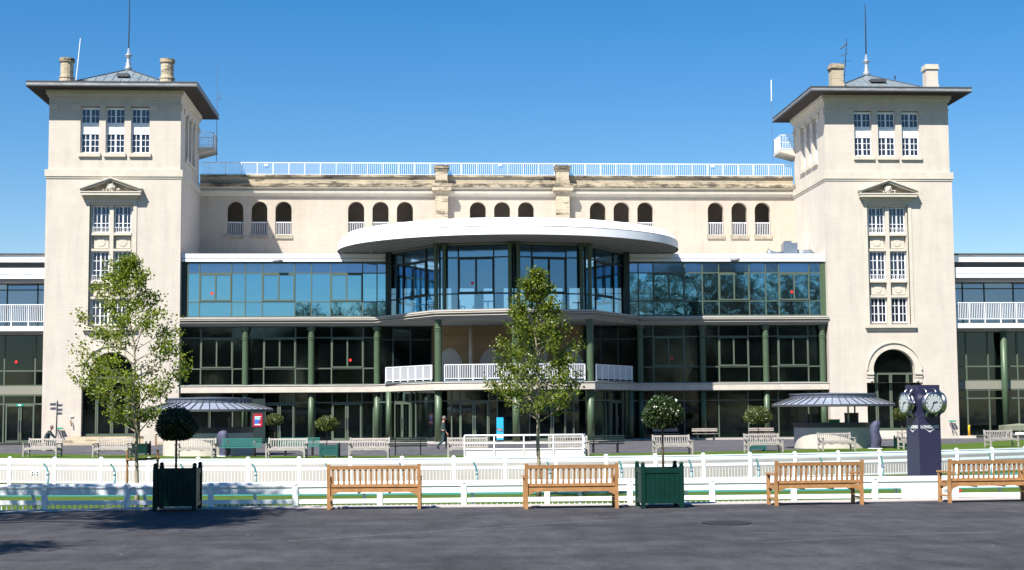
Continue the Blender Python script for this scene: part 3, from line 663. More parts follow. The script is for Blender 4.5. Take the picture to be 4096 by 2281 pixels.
for i,(x,y,lb) in enumerate(((-5.7,-1.5,'small dark round table near the left end of the bay room'),(-1.6,-4.4,'small dark round table left of the middle bay columns'),(4.5,-3.0,'small dark round table by the right bay columns'))):
    q=MB(); q.lathe([(.25,0),(.25,.03),(.04,.06),(.04,.72),(.42,.73),(.42,.76)],16); tag(q.build('cafe_table',BLACK,loc=(x,y,8.5)),lb,'table',group='small tables behind the bay glass')
for i,(u,lb) in enumerate(((1648,'cone shaped hanging lamp in the left facet of the bay'),(1713,'cone shaped hanging lamp beside the left pair of bay columns'),(2000,'cone shaped hanging lamp left of the middle bay columns'),(2390,'cone shaped hanging lamp in the right facet of the bay'))):
    x=ax(u,1165,1.); q=MB(); q.lathe([(.02,1.1),(.08,.62),(.25,.0),(.23,.0)],14); q.tube([(0,0,1.0),(0,0,3.2)],.012,6); tag(q.build('hanging_lamp',BLACK,loc=(x,1.,9.75)),lb,'lamp',group='hanging lamps in the bay room')
# first floor glazing
Y2=.9
def winrow(us): return [ax(u,1450,Y2) for u in us]
a=winrow([803,930,1055,1182,1326,1453]); x0=-W1
glaze(B,(x0,Y2),(-9.1,Y2),3.95,7.93,[x-x0 for x in a],[7.16,5.05],[(a[0]-x0,a[1]-x0,5.1,7.12),(a[2]-x0,a[3]-x0,5.1,7.12),(a[4]-x0,a[5]-x0,5.1,7.12)],G_LOW,MULL,w=.09)
a=winrow([2613,2736,2876,2994,3113,3233]); x0=9.1
glaze(B,(x0,Y2),(W1,Y2),3.95,7.93,[x-x0 for x in a],[7.16,5.05],[(a[0]-x0,a[1]-x0,5.1,7.12),(a[2]-x0,a[3]-x0,5.1,7.12),(a[4]-x0,a[5]-x0,5.1,7.12)],G_LOW,MULL,w=.09)
for (p,q_) in (((-9.1,Y2),(-5.25,Y2)),((5.25,Y2),(9.1,Y2))): glaze(B,p,q_,3.95,7.93,[1.2,2.4],[7.0],[],G_LOW,DARKG,w=.08)
# loggia wall with blind pointed arches
mb=MB(); mb.box(-5.25,5.25,1.0,1.2,3.92,7.93); LG=mb.build('loggia_wall',TAN,B)
for xc in (-4.0,-1.1,1.8,4.35):
    hw=.95; pts=[]
    for k in range(9):
        t=k/8; pts.append((xc-hw+hw*(t**1.6)*1.0,3.95+.9+1.55*math.sin(t*math.pi/2)))
    pts=[(xc-hw,3.95)]+pts+[(2*xc-x,z) for x,z in pts[::-1][1:]]+[(xc+hw,3.95)]
    mb=MB(); mb.extr(pts[::-1],.95,1.0); mb.build('blind_arch',GREYP,LG)
mb=MB(); mb.box(-5.25,5.25,.93,.999,7.2,7.28); mb.build('string_course',TAN,LG)
for x in (ax(1883,1400,.3),-ax(1883,1400,.3)):
    mb=MB(); mb.lathe([(.13,3.92),(.13,7.94)],14,x,.3); mb.build('downpipe',CREAM,LG,smooth=True)
# ground floor glazing
gf=[(-9.2,Y2),(-4.95,-5.3),(0,-6.5),(4.95,-5.3),(9.2,Y2)]
ZD=2.72
def gx(us): return [ax(u,1700,Y2) for u in us]
def doors(par,M,a,b,z1=2.66,handle=True):
    q=MB(); q.T=M; f=.10
    n=2; w=(b-a)/n
    for k in range(n):
        c=a+k*w
        q.box(c+.02,c+.02+f,-.13,-.071,.14,z1); q.box(c+w-f-.02,c+w-.02,-.13,-.071,.14,z1); q.box(c+.02+f,c+w-f-.02,-.127,-.071,.14,.30); q.box(c+.02+f,c+w-f-.02,-.127,-.071,z1-.1,z1)
    d=q.build('door',MULL,par)
    q=MB(); q.T=M; m_=a+w; q.box(m_-.09,m_-.06,-.2,-.17,.9,1.7); q.box(m_+.06,m_+.09,-.2,-.17,.9,1.7); q.build('handle',CHROME,d)
x0=-W1; a=gx([840,930,1056,1120,1177,1260,1328,1389,1447,1500])
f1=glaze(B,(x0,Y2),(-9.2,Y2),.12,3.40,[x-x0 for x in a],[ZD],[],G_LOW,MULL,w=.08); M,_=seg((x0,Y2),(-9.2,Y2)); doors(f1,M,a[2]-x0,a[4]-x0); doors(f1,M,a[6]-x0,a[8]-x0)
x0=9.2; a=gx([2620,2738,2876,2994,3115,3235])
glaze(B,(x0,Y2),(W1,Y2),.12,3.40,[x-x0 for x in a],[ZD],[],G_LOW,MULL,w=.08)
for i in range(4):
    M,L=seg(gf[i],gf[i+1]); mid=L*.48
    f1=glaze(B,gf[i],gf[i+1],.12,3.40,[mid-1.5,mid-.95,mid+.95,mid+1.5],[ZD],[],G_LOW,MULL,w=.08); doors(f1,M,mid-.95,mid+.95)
mb=MB(); mb.prism([(-W1,.2),(-9.3,.2),(-5.3,-6.9),(0,-8.3),(5.3,-6.9),(9.3,.2),(W1,.2),(W1,8.8),(-W1,8.8)],.0,.12); mb.build('plinth',KERB,B)
# interior rear walls and ceilings
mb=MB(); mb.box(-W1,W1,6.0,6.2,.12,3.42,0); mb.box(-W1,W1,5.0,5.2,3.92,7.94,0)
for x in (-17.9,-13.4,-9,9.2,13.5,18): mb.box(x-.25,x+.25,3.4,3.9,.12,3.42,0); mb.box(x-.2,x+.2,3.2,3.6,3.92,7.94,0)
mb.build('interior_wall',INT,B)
# red warning dots
for u,v,Y in ((848,1174,Y1-.01),(3167.6,1168,Y1-.01),(1401,1441,Y2-.01),(2688,1433,Y2-.01)):
    p=at(u,v,Y); mb=MB(); mb.T=Matrix.Translation(p)@Matrix.Rotation(R(90),4,'X'); mb.lathe([(.10,0),(.10,.008)],18); mb.build('red_dot',RED,B)
M,L=seg(bay[1],bay[2]); mb=MB(); mb.T=M@Matrix.Translation((L*.44,-.02,10.35))@Matrix.Rotation(R(90),4,'X'); mb.lathe([(.10,0),(.10,.008)],18); mb.build('red_dot',RED,B)
# columns
for u in (981,1245,1508,2562,2811,3064,3292):
    x=ax(u,1450,.55)
    if u==3292: x=W1-.33
    mb=MB(); mb.lathe([(.20,.12),(.20,3.42)],20,x,.55); mb.build('column',GREEN,B,smooth=True)
    mb=MB(); mb.lathe([(.21,3.94),(.21,7.0),(.24,7.02),(.24,7.07),(.21,7.09),(.21,7.14),(.24,7.16),(.24,7.21),(.21,7.23),(.21,7.6),(.3,7.7),(.3,7.93)],20,x,.55); mb.build('column',GREEN,B)
for x,y in ((-4.9,-6.15),(0,-7.45),(4.9,-6.15)):
    mb=MB(); mb.lathe([(.23,.12),(.23,3.42)],20,x,y); mb.build('column',GREEN,B,smooth=True)
    mb=MB(); mb.lathe([(.23,3.94),(.23,7.2),(.26,7.22),(.26,7.27),(.23,7.29),(.23,7.34),(.26,7.36),(.26,7.41),(.23,7.43),(.23,7.94)],20,x,y); mb.build('column',GREEN,B)
for x,y in ((-8.15,-1.6),(8.15,-1.6)):
    mb=MB(); mb.lathe([(.18,.12),(.18,3.42)],18,x,y); mb.build('column',GREEN,B,smooth=True)
# terrace balustrade
tp=[(-8.35,-1.2),(-5.3,-5.95),(-4.5,-6.55),(0,-7.65),(4.5,-6.55),(5.3,-5.95),(8.35,-1.2)]
for i in (0,2,3,5):
    M,L=seg(tp[i],tp[i+1]); mb=MB(); mb.T=M
    mb.box(0,L,-.03,.03,5.0,5.05); mb.box(0,L,-.02,.02,4.12,4.16)
    n=int(L/.115)
    for k in range(n+1):
        x=L*k/n; w_=.028 if k%8==0 else .014; mb.box(x-w_,x+w_,-w_,w_,4.13 if w_<.02 else 3.95,5.0)
    mb.box(0,L,-.12,.10,3.942,4.02,1)
    mb.build('terrace_railing',[WHITE,ZINC],S1)
# floodlights under the fascia
for u,v in ((1112,1044),(2938,1040)):
    p=at(u,v,.25); mb=MB(); mb.lathe([(.32,0),(.34,.03),(.34,.13),(.3,.16)],20,p.x,.1); 
    o=mb.build('ceiling_lamp',mat('lamp housing',(.3,.3,.32),.4),B,loc=(0,0,p.z-.08))
# ---- side wings
def wing(s,inner,outer,vs):
    """inner/outer world x, s=-1 left"""
    a,b=min(inner,outer),max(inner,outer)
    mb=MB(); mb.box(a,b,1.0,9,12.40,12.85); mb.box(a,b,.9,9,12.85,12.98,1); mb.box(a,b,1.25,8.9,11.98,12.40,2)
    mb.box(a,b,.3,9,11.52,11.92); mb.box(a,b,.36,9,11.45,11.52); mb.box(a,b,.3,9,11.2,11.45); mb.box(a,b,.5,9,11.0,11.2,3)
    w=mb.build('side_wing_roof',[WHITE,SEAM,BLACK,CEIL],B)
    glaze(B,(a,1.9),(b,1.9),8.0,11.0,[v-a for v in vs],[10.55],[],G_SIDE,DARKG)
    mb=MB(); mb.box(a,b,.35,9,7.66,7.98); mb.box(a,b,.9,9,7.45,7.66,1); mb.build('side_wing_floor',[WHITE,CEIL],B)
    mb=MB(); mb.box(a,b,.44,.50,9.42,9.47); mb.box(a,b,.45,.49,8.28,8.32); n=int((b-a)/.125)
    for k in range(n+1):
        x=b-(b-a)*k/n if s<0 else a+(b-a)*k/n; w_=.03 if k%9==0 else .015; mb.box(x-w_,x+w_,.47-w_,.47+w_,8.3 if w_<.02 else 7.98,9.42)
    mb.build('side_wing_railing',WHITE,B)
    g_=glaze(B,(a,1.6),(b,1.6),.12,7.45,[v-a for v in vs],[5.0,4.0,3.35,2.75],[],G_LOW,MULL,w=.10)
    mb=MB(); mb.box(a,b,1.52,1.7,3.4,3.97); mb.build('spandrel',mat('grey beige spandrel',(.20,.20,.16),.7),B)
    mb=MB(); mb.box(a,b,5.2,5.4,0,11.2); mb.box(a,b,1.0,5.2,0,.12); mb.build('side_wing_rear',INT,B)
    return g_
wl=wing(-1,-W2,-50,[ax(18,1500,1.6),ax(141,1500,1.6),-38,-41.5,-45])
M,_=seg((-50,1.6),(-W2,1.6)); a_=ax(22,1700,1.6)+50; b_=ax(139,1700,1.6)+50; doors(wl,M,a_,b_,2.7)
p=at(80,1621,1.5); mb=MB(); mb.box(p.x-.24,p.x+.24,1.42,1.48,p.z-.08,p.z+.08,0); mb.box(p.x-.08,p.x+.08,1.41,1.419,p.z-.05,p.z+.05,1); mb.build('exit_sign',[EXITG,WHITE],B)
p=at(65,1448,1.5); mb=MB(); mb.T=Matrix.Translation(p)@Matrix.Rotation(R(90),4,'X'); mb.lathe([(.10,0),(.10,.008)],18); mb.build('red_dot',RED,B)
wing(1,W2,52,[ax(3866,1500,1.6),ax(3953,1500,1.6),ax(4070,1500,1.6),41,44,47])
for u in (4018,):
    x=ax(u,1500,1.0); mb=MB(); mb.lathe([(.22,.0),(.22,7.45)],18,x,1.0); mb.build('column',GREEN,B,smooth=True)
mb=MB(); x=-38.; mb.lathe([(.22,.0),(.22,7.45)],18,x,1.0); mb.build('column',GREEN,B,smooth=True)
# rear closing walls of the whole block
mb=MB(); mb.box(-W1,W1,19.8,20,0,9.0); mb.build('rear_wall',STONE,B)

# ------------------------------------------------------------------ GROUND
def yF(x): return -45.2+.0125*(x+4.5)**2 if abs(x)<40 else -45.2+.0125*((40*(1 if x>0 else -1))+4.5)**2
FLO=-.85
xs=[-400,-80,-60,-45]+[-40+2*k for k in range(41)]+[45,60,80,400]
def sheet(name,ya,yb,z,m,x=xs,kind='structure',flip=False):
    mb=MB(); ya_=ya if callable(ya) else (lambda _:ya); yb_=yb if callable(yb) else (lambda _:yb)
    for a,b in zip(x,x[1:]): mb.poly([(a,ya_(a),z),(b,ya_(b),z),(b,yb_(b),z),(a,yb_(a),z)])
    return tag(mb.build(name,m),kind=kind)
def yE(x): # front edge of asphalt
    pts=[(-400,-75.0),(-20,-75.0),(-15,-74.1),(-12.3,-73.45),(-8,-73.5),(-2.7,-73.75),(1.4,-73.45),(6.3,-72.9),(12,-72.2),(400,-72.2)]
    for (a,c),(b,d) in zip(pts,pts[1:]):
        if a<=x<=b: return c+(d-c)*(x-a)/(b-a)
xe=[-400,-60,-20,-17,-15,-13.5,-12.3,-11,-10,-8,-5,-2.7,0,1.4,4,6.3,9,12,60,400]
sheet('forecourt',-3000,lambda x:yE(x),0,ASPH,xe)
KW=.75
mb=MB()
for a,b in zip(xe,xe[1:]):
    mb.poly([(a,yE(a)-.02,.012),(b,yE(b)-.02,.012),(b,yE(b)+KW,.012),(a,yE(a)+KW,.012)]); mb.poly([(a,yE(a)+KW,.012),(b,yE(b)+KW,.012),(b,yE(b)+KW,FLO),(a,yE(a)+KW,FLO)])
    mb.poly([(a,yE(a)-.02,0),(b,yE(b)-.02,0),(b,yE(b)-.02,.012),(a,yE(a)-.02,.012)])
tag(mb.build('kerb',KERB),kind='structure')
sheet('paddock_lawn',lambda x:yE(x)+KW-.05,lambda x:yF(x)+1.6,FLO,GRASS,sorted(set(xs+xe)))
sheet('walking_track',lambda x:-52.5+.004*(x)**2 if abs(x)<40 else -46,lambda x:yF(x)-.6,FLO+.006,TRACK,[-30+2*k for k in range(31)])
sheet('terrace',lambda x:yF(x)+1.5,lambda x:3000,0,ASPH2)
def yL(x): return -34.6+.02*(x+4)**2 if abs(x)<34 else -15
sheet('terrace_lawn',lambda x:yF(x)+1.5,lambda x:max(yL(x),yF(x)+3),.006,GRASS,[-34+2*k for k in range(35)])
# retaining wall on the far side
mb=MB()
for a,b in zip(xs[3:-3],xs[4:-2]):
    for y0,y1,z0,z1 in ((1.3,1.6,FLO,.15),):
        A=[(a,yF(a)+y0),(b,yF(b)+y0),(b,yF(b)+y1),(a,yF(a)+y1)]; mb.prism(A,z0,z1)
RW=tag(mb.build('retaining_wall',CREAMW),'low cream retaining wall along the far side of the sunken paddock','wall')
for u,v in ((131,1890),(149,1890)):
    p=gnd(u,v,0); x=-24.5+(0 if u<140 else .25); y=yF(x)+1.3
    d=ray(u,v); t=1
    # intersect with the wall face
    for it in range(60):
        P=Vector((CX0,CY0,CZ0))+d*(.01+.0005*0)*(t); break
    # march
    tt=0.008
    while True:
        P=Vector((CX0,CY0,CZ0))+d*tt
        if P.y>yF(P.x)+1.27 or tt>.03: break
        tt+=.00001
    mb=MB(); mb.box(P.x-.06,P.x+.06,P.y-.02,P.y+.06,P.z-.07,P.z+.07,0); mb.box(P.x-.03,P.x+.03,P.y-.03,P.y-.02,P.z-.03,P.z+.03,1); mb.build('wall_socket',[WHITE,BLACK],RW)
# painted/worn lines on the asphalt
mb=MB()
def strip(pts,w,z=.004,m=0):
    for (p,q) in zip(pts,pts[1:]):
        p=Vector(p);q=Vector(q); d=(q-p).normalized(); n=Vector((-d.y,d.x))*w/2; mb.poly([(p.x-n.x,p.y-n.y,z),(q.x-n.x,q.y-n.y,z),(q.x+n.x,q.y+n.y,z),(p.x+n.x,p.y+n.y,z)],m)
def G2(u,v): p=gnd(u,v); return (p.x,p.y)
strip([G2(1150,2165),G2(1700,2130),G2(2300,2088),G2(2500,2080)],.03); strip([G2(2950,2130),G2(3500,2138),G2(4200,2125)],.025); strip([G2(3050,2172),G2(3600,2140),G2(4150,2125)],.02)
strip([G2(2500,2062),G2(3200,2040),G2(4200,2024)],.02)
tag(mb.build('road_marking',LINEM),kind='structure')
c=gnd(2905,2094); mb=MB(); mb.lathe([(.30,.004),(.30,.012),(.27,.014),(.01,.012)],24,sx=1.35,sy=1.6,cap=False); 
tag(mb.build('manhole_cover',mat('dark cast iron',(.010,.010,.011),.7),loc=(c.x,c.y,0)),'dark round manhole cover in the asphalt, in front of the green planter','manhole cover')

# ------------------------------------------------------------------ FENCES
def fence(label,path_fn,xa,xb,zt,group,n,name='paddock_fence',pw=.011):
    """white plastic post and rail fence; path_fn(x)->y"""
    t=thing(name,label,'fence',(0,0,0),0,group)
    xs_=[xa+(xb-xa)*k/n for k in range(n+1)]; P=[(x,path_fn(x)) for x in xs_]
    for i,(x,y) in enumerate(P):
        mb=MB(); mb.box(-.065,.065,-.065,.065,FLO-zt,0.0); mb.lathe([(.07,0),(.085,.012),(.085,.03),(.05,.06),(.01,.07)],10); mb.build('post',PLASTIC,t,loc=(x,y,zt))
    for i in range(n):
        M,L=seg(P[i],P[i+1])
        for z0,z1,w,nm in ((zt-.05,zt-.012,.06,'top_rail'),(zt-.215,zt-.052,.035,'middle_rail'),(zt-.45,zt-.345,.035,'lower_rail')):
            if nm=='top_rail':
                mb=MB(); mb.T=M; mb.box(.067,L-.067,-w,w,z0,z1); mb.build(nm,PLASTIC,t)
            else:
                mb=MB(); mb.T=M; mb.box(.067,L-.067,-w,w,z0,z1); mb.build(nm,PLASTIC,t)
        mb=MB(); mb.T=M; k=15
        for j in range(1,k): mb.box(L*j/k-pw,L*j/k+pw,-pw,pw,FLO+.05,zt-.45)
        mb.box(.067,L-.067,-.02,.02,FLO+.1,FLO+.14); mb.build('picket_panel',PLASTIC,t)
    return t
def runrail(label,path_fn,xa,xb,zt,n,group,flip=1):
    t=thing('running_rail',label,'running rail',(0,0,0),0,group)
    xs_=[xa+(xb-xa)*k/n for k in range(n+1)]
    path=[(xa+(xb-xa)*k/(n*3),path_fn(xa+(xb-xa)*k/(n*3)),zt) for k in range(n*3+1)]
    mb=MB(); P=path; prof=[(-.09,-.04),(-.05,-.055),(.05,-.055),(.09,-.04),(.09,.025),(.05,.05),(-.05,.05),(-.09,.025)]
    vs=[];fs=[]; m=len(prof)
    for (x,y,z) in P:
        for a,b in prof: vs.append((x,y+a,z+b))
    for i in range(len(P)-1):
        for j in range(m): fs.append((i*m+j,(i+1)*m+j,(i+1)*m+(j+1)%m,i*m+(j+1)%m))
    fs+=[tuple(range(m)),tuple(range(len(vs)-1,len(vs)-1-m,-1))]
    mb.add(vs,fs); mb.build('rail',PLASTIC,t,smooth=False)
    for x in xs_:
        y=path_fn(x); mb=MB()
        mb.tube([(0,0,-.03),(.03,.05*flip,-.12),(.10,.16*flip,-.24),(.13,.2*flip,-.42),(.13,.2*flip,FLO-zt)],[.03,.035,.04,.045,.05],8); mb.box(.085,.175,.2*flip-.06,.2*flip+.06,-.52,-.42,1)
        mb.build('curved_post',[PLASTIC,mat('grey clamp',(.25,.27,.35),.6) if x==xs_[0] else bpy.data.materials['grey clamp']],t,loc=(x,y,zt),smooth=True)
    return t
# near side
def yN(x): return -67.0+.0*x if x<0 else -67.0
pn=[gnd(150,1943,.17),gnd(865,1943,.17),gnd(1500,1942,.17),gnd(2180,1937,.17),gnd(2875,1930,.17),gnd(3545,1922,.17)]
sp_=(ax(3545,1930,-67)-ax(150,1943,-67))/10.35
x_first=ax(150,1943,-67.)
step=(ax(2875,1930,-67)-ax(865,1943,-67))/6
fence('white picket rail fence on the near side of the paddock, behind the brown benches',lambda x:-66.9+ (.012*(x+8)**2 if x<-8 else 0),x_first-3*step,x_first+14*step,.17,'white paddock fences',17)
runrail('white running rail with curved posts just inside the near paddock fence',lambda x:-65.6,ax(999,1990,-65.6)-4*2.72,ax(999,1990,-65.6)+8*2.72,.14,12,'white running rails',1)
fx=[ax(u,1840,-43) for u in (993,1191,1396,1598,1808,2020)]
sf=1.99
def xf(u,v):
    P=None; d=ray(u,v); tt=.006
    while True:
        P=Vector((CX0,CY0,CZ0))+d*tt
        if P.y>yF(P.x) or tt>.03: break
        tt+=.00001
    return P.x
x8=xf(993,1840); x14=xf(2020,1836); sf=(x14-x8)/5
fence('white picket rail fence on the far side of the paddock, before the cream wall',yF,x8-9*sf,x8+18*sf,.20,'white paddock fences',27,pw=.0065)
runrail('white running rail with curved posts along the far paddock fence',lambda x:yF(x)-1.3,-32,32,.10,23,'white running rails',1)
# ramp railing with wire panels
WIRE=mat('fine wire mesh panel',(.60,.56,.50),.8,var=.04,vs=3)
def ramp():
    a=gnd(1853,1822,.17); b=gnd(2345,1815,.17); y=yF(0)+1.85
    xa=ax(1858,1780,y); xb=ax(2332,1780,y)
    t=thing('ramp_railing','cream tubular railing with mesh lower panels behind the paddock wall','railing',(0,0,0))
    zt=at(1858,1743,y).z; zb=.02
    for k in range(5):
        x=xa+(xb-xa)*k/4; mb=MB(); mb.tube([(x,y,zb),(x,y,zt)],.03,8); mb.build('post',WHITE,t)
    mb=MB(); mb.tube([(xb+.12,y+.5,zb),(xb+.12,y+.5,zt)],.03,8); mb.build('post',WHITE,t)
    for z,r_ in ((zt,.035),(zt-.32,.025),(zt-.55,.025),(zb+.12,.025)):
        mb=MB(); mb.tube([(xa,y,z),(xb,y,z),(xb+.12,y+.5,z)],r_,8); mb.build('rail',WHITE,t)
    for k in range(4):
        x=xa+(xb-xa)*k/4+.05; x2=xa+(xb-xa)*(k+1)/4-.05; mb=MB(); mb.box(x,x2,y+.01,y+.022,zb+.15,zt-.57); mb.build('mesh_panel',WIRE,t)
ramp()
# ------------------------------------------------------------------ BENCHES
def bench(name,label,cat,m,L=1.8,group=None,nsl=15):
    t=thing(name,label,cat,(0,0,0),0,group); h=L/2; p=.065
    # local: front legs at y=0 (front faces -y), back legs at y=.50
    for sx in (-1,1):
        x=sx*(h-p/2)
        mb=MB(); mb.box(x-p/2,x+p/2,0,p,0,.60); mb.build('leg',m,t)
        mb=MB(); mb.extr([(.0,0)],0,0) if False else None
        mb.add([(x-p/2,.48,0),(x+p/2,.48,0),(x+p/2,.545,0),(x-p/2,.545,0),(x-p/2,.48,.42),(x+p/2,.48,.42),(x+p/2,.545,.42),(x-p/2,.545,.42),(x-p/2,.55,.88),(x+p/2,.55,.88),(x+p/2,.60,.88),(x-p/2,.60,.88)],
            [(0,3,2,1),(0,1,5,4),(1,2,6,5),(2,3,7,6),(3,0,4,7),(4,5,9,8),(5,6,10,9),(6,7,11,10),(7,4,8,11),(8,9,10,11)]); mb.build('leg',m,t)
        mb=MB(); mb.box(x-p/2-.01,x+p/2+.01,-.03,.52,.60,.635); mb.build('armrest',m,t)
        mb=MB(); mb.box(x-.015,x+.015,p,.48,.33,.40); mb.box(x-.015,x+.015,p,.48,.12,.16); mb.build('side_rail',m,t)
    mb=MB()
    for k in range(5): mb.box(-h+p,h-p,.03+k*.095,.03+k*.095+.075,.415,.437)
    mb.build('seat',m,t)
    mb=MB(); mb.box(-h+p,h-p,.015,.045,.335,.41); mb.box(-h+p,h-p,.49,.52,.335,.41)
    for sx in (-1,1):
        pts=[(sx*(h-p),.334),(sx*(h-p),.26),(sx*(h-p-.05),.29),(sx*(h-p-.16),.334)]
        if sx>0: pts=pts[::-1]
        mb.extr(pts,.017,.043); mb.extr(pts,.492,.518)
    for x in (-.3,.3): mb.box(x-.02,x+.02,.05,.49,.31,.37)
    mb.build('seat_frame',m,t)
    mb=MB(); k=(.88-.42)
    def yb(z): return .49+.075*(z-.42)/k
    mb.add([(-h+p,yb(.78),.775),(h-p,yb(.78),.775),(h-p,yb(.78)+.035,.775),(-h+p,yb(.78)+.035,.775),(-h+p,yb(.85),.85),(h-p,yb(.85),.85),(h-p,yb(.85)+.035,.85),(-h+p,yb(.85)+.035,.85)],[(0,3,2,1),(4,5,6,7),(0,1,5,4),(1,2,6,5),(2,3,7,6),(3,0,4,7)])
    mb.build('top_rail',m,t)
    mb=MB(); mb.box(-h+p,h-p,yb(.46),yb(.46)+.03,.435,.49)
    for i in range(nsl):
        x=-h+p+(2*h-2*p)*(i+.5)/nsl+ .0; w=.021
        mb.add([(x-w,yb(.49)+.008,.488),(x+w,yb(.49)+.008,.488),(x+w,yb(.49)+.024,.488),(x-w,yb(.49)+.024,.488),(x-w,yb(.775)+.008,.777),(x+w,yb(.775)+.008,.777),(x+w,yb(.775)+.024,.777),(x-w,yb(.775)+.024,.777)],[(0,3,2,1),(4,5,6,7),(0,1,5,4),(1,2,6,5),(2,3,7,6),(3,0,4,7)])
    mb.build('backrest',m,t)
    return t
gb='brown teak benches on the forecourt'
bb=bench('garden_bench','brown teak bench seen from behind, leftmost of the brown benches, right of the dark planter','bench',TEAK,1.83,gb,16)
brown=[(1310,1680,2040,2038,'brown teak bench seen from behind, the one nearest the dark left planter'),(2103,2473,2038,2034,'brown teak bench seen from behind, just left of the bright green planter'),(3100,3461,2026,2018,'brown teak bench seen from behind, left of the navy clock pillar'),(3805,4176,2014,2006,'brown teak bench at the right edge of the picture, cut off by the frame')]
for i,(u0,u1,v0,v1,lb) in enumerate(brown):
    a=gnd(u0,v0); b=gnd(u1,v1)
    if i==3: b=Vector((a.x+1.8,a.y+.22,0))
    yb_=(a.y+b.y)/2+.02; c=Vector(((a.x+b.x)/2,yb_,0)); rz=math.pi+math.atan2(b.y-a.y,b.x-a.x)*.5
    # back legs (y=.5 local) must sit at c
    off_=Matrix.Rotation(rz,3,'Z')@Vector((0,.56,0)); loc=(c.x-off_.x,c.y-off_.y,0)
    if i==0: bb.location=loc; bb.rotation_euler=(0,0,rz); bb['label']=lb
    else: dup(bb,loc,rz,lb)
gg='weathered grey benches on the far lawn'
gbn=bench('garden_bench','x','bench',TEAKG,1.75,gg,15)
grey=[(93,222,1829,-.28,'weathered grey bench at far left, with the man behind it'),(370,508,1830,-.26,'weathered grey bench left of the staked tree, before the left tower steps'),(694,853,1833,-.18,'weathered grey bench in front of the left kiosk'),(1057,1223,1834,-.15,'weathered grey bench between the two turquoise benches'),(1386,1561,1833,-.08,'weathered grey bench right of the small green planter with a clipped tree'),(1782,1961,1831,.0,'weathered grey bench right of the walking man, half behind the railing'),(2188,2369,1825,.04,'weathered grey bench at the right end of the cream railing'),(2618,2779,1819,.13,'weathered grey bench behind the right foreground ball tree'),(2983,3145,1811,.16,'weathered grey bench before the ball tree left of the right kiosk'),(3283,3434,1805,.2,'weathered grey bench in front of the right kiosk'),(3604,3750,1798,.25,'weathered grey bench half hidden by the clock pillar'),(3959,4083,1789,.28,'weathered grey bench at far right beside the white radiator')]
for i,(u0,u1,v,rz,lb) in enumerate(grey):
    a=gnd(u0,v); b=gnd(u1,v-(u1-u0)*.0067); c=(a+b)/2
    # keep the benches on the lawn behind the wall
    y=max(c.y,yF(c.x)+2.3); f=(y-CY0)/(c.y-CY0); c=Vector((CX0+(c.x-CX0)*f,y,0))
    if i==0: gbn.location=c; gbn.rotation_euler=(0,0,rz); gbn['label']=lb
    else: dup(gbn,c,rz,lb)
def slatbench(name,label,m,ml,kind,loc,rz,L=1.9,group=None):
    t=thing(name,label,'bench',loc,rz,group); h=L/2
    if kind=='curved':   # curved slatted seat and back
        prof=[(.02,.40),(.12,.42),(.23,.41),(.34,.43),(.42,.50),(.46,.59),(.49,.68),(.52,.77)]
        mb=MB()
        for i,(y,z) in enumerate(prof[:4]): mb.box(-h,h,y,y+.075,z,z+.03)
        mb.build('seat',m,t); mb=MB()
        for i,(y,z) in enumerate(prof[4:]): mb.box(-h,h,y,y+.03,z,z+.058)
        mb.build('backrest',m,t)
    else:
        mb=MB(); mb.box(-h,h,.0,.18,.43,.46); mb.box(-h,h,.22,.40,.43,.46); mb.build('seat',m,t)
        mb=MB(); mb.box(-h,h,.44,.47,.60,.69); mb.box(-h,h,.46,.49,.72,.81); mb.build('backrest',m,t)
    for sx in (-1,1):
        mb=MB(); x=sx*(h-.3); mb.box(x-.03,x+.03,.02,.07,0,.40); mb.box(x-.03,x+.03,.38,.43,0,.40); mb.box(x-.03,x+.03,.02,.43,.36,.40)
        mb.obox((x,.40,.38),(x,.50,.78),.04,.04); mb.build('leg',ml,t)
    return t
p=gnd(955,1829); slatbench('slatted_bench','turquoise slatted bench with curved seat, left of the grey bench by the kiosk',TEAL,BLACK,'curved',(p.x,p.y+.3,0),-.10,1.85,'turquoise slatted benches')
p=gnd(1190,1825); slatbench('slatted_bench','turquoise slatted bench behind a grey bench, left of the small green planter',TEAL,BLACK,'curved',(p.x,p.y+.5,0),-.05,1.85,'turquoise slatted benches')
DKB=mat('shade-toned slats and dark board',(.006,.018,.016),.5)  # teal bench slats with backside shade put into the colour; also poster board
for u,v,lb in ((1632,1822,'dark slatted bench seen from behind, left of the walking man'),(2425,1812,'dark slatted bench seen from behind, right of the cream railing')):
    p=gnd(u,v); slatbench('slatted_bench',lb,DKB,BLACK,'curved',(p.x,p.y+.5,0),math.pi,1.75,'dark slatted benches seen from behind')
for u,v,lb in ((2667,1762,'grey timber slat bench behind the foreground ball tree, against the glass front'),(2825,1762,'grey timber slat bench beside a green column of the glass front'),(3052,1760,'grey timber slat bench behind the ball tree left of the right kiosk')):
    p=gnd(u,v); slatbench('slatted_bench',lb,WOODG,DARKG,'flat',(p.x,p.y,0),.03,1.75,'grey timber slat benches by the glass front')

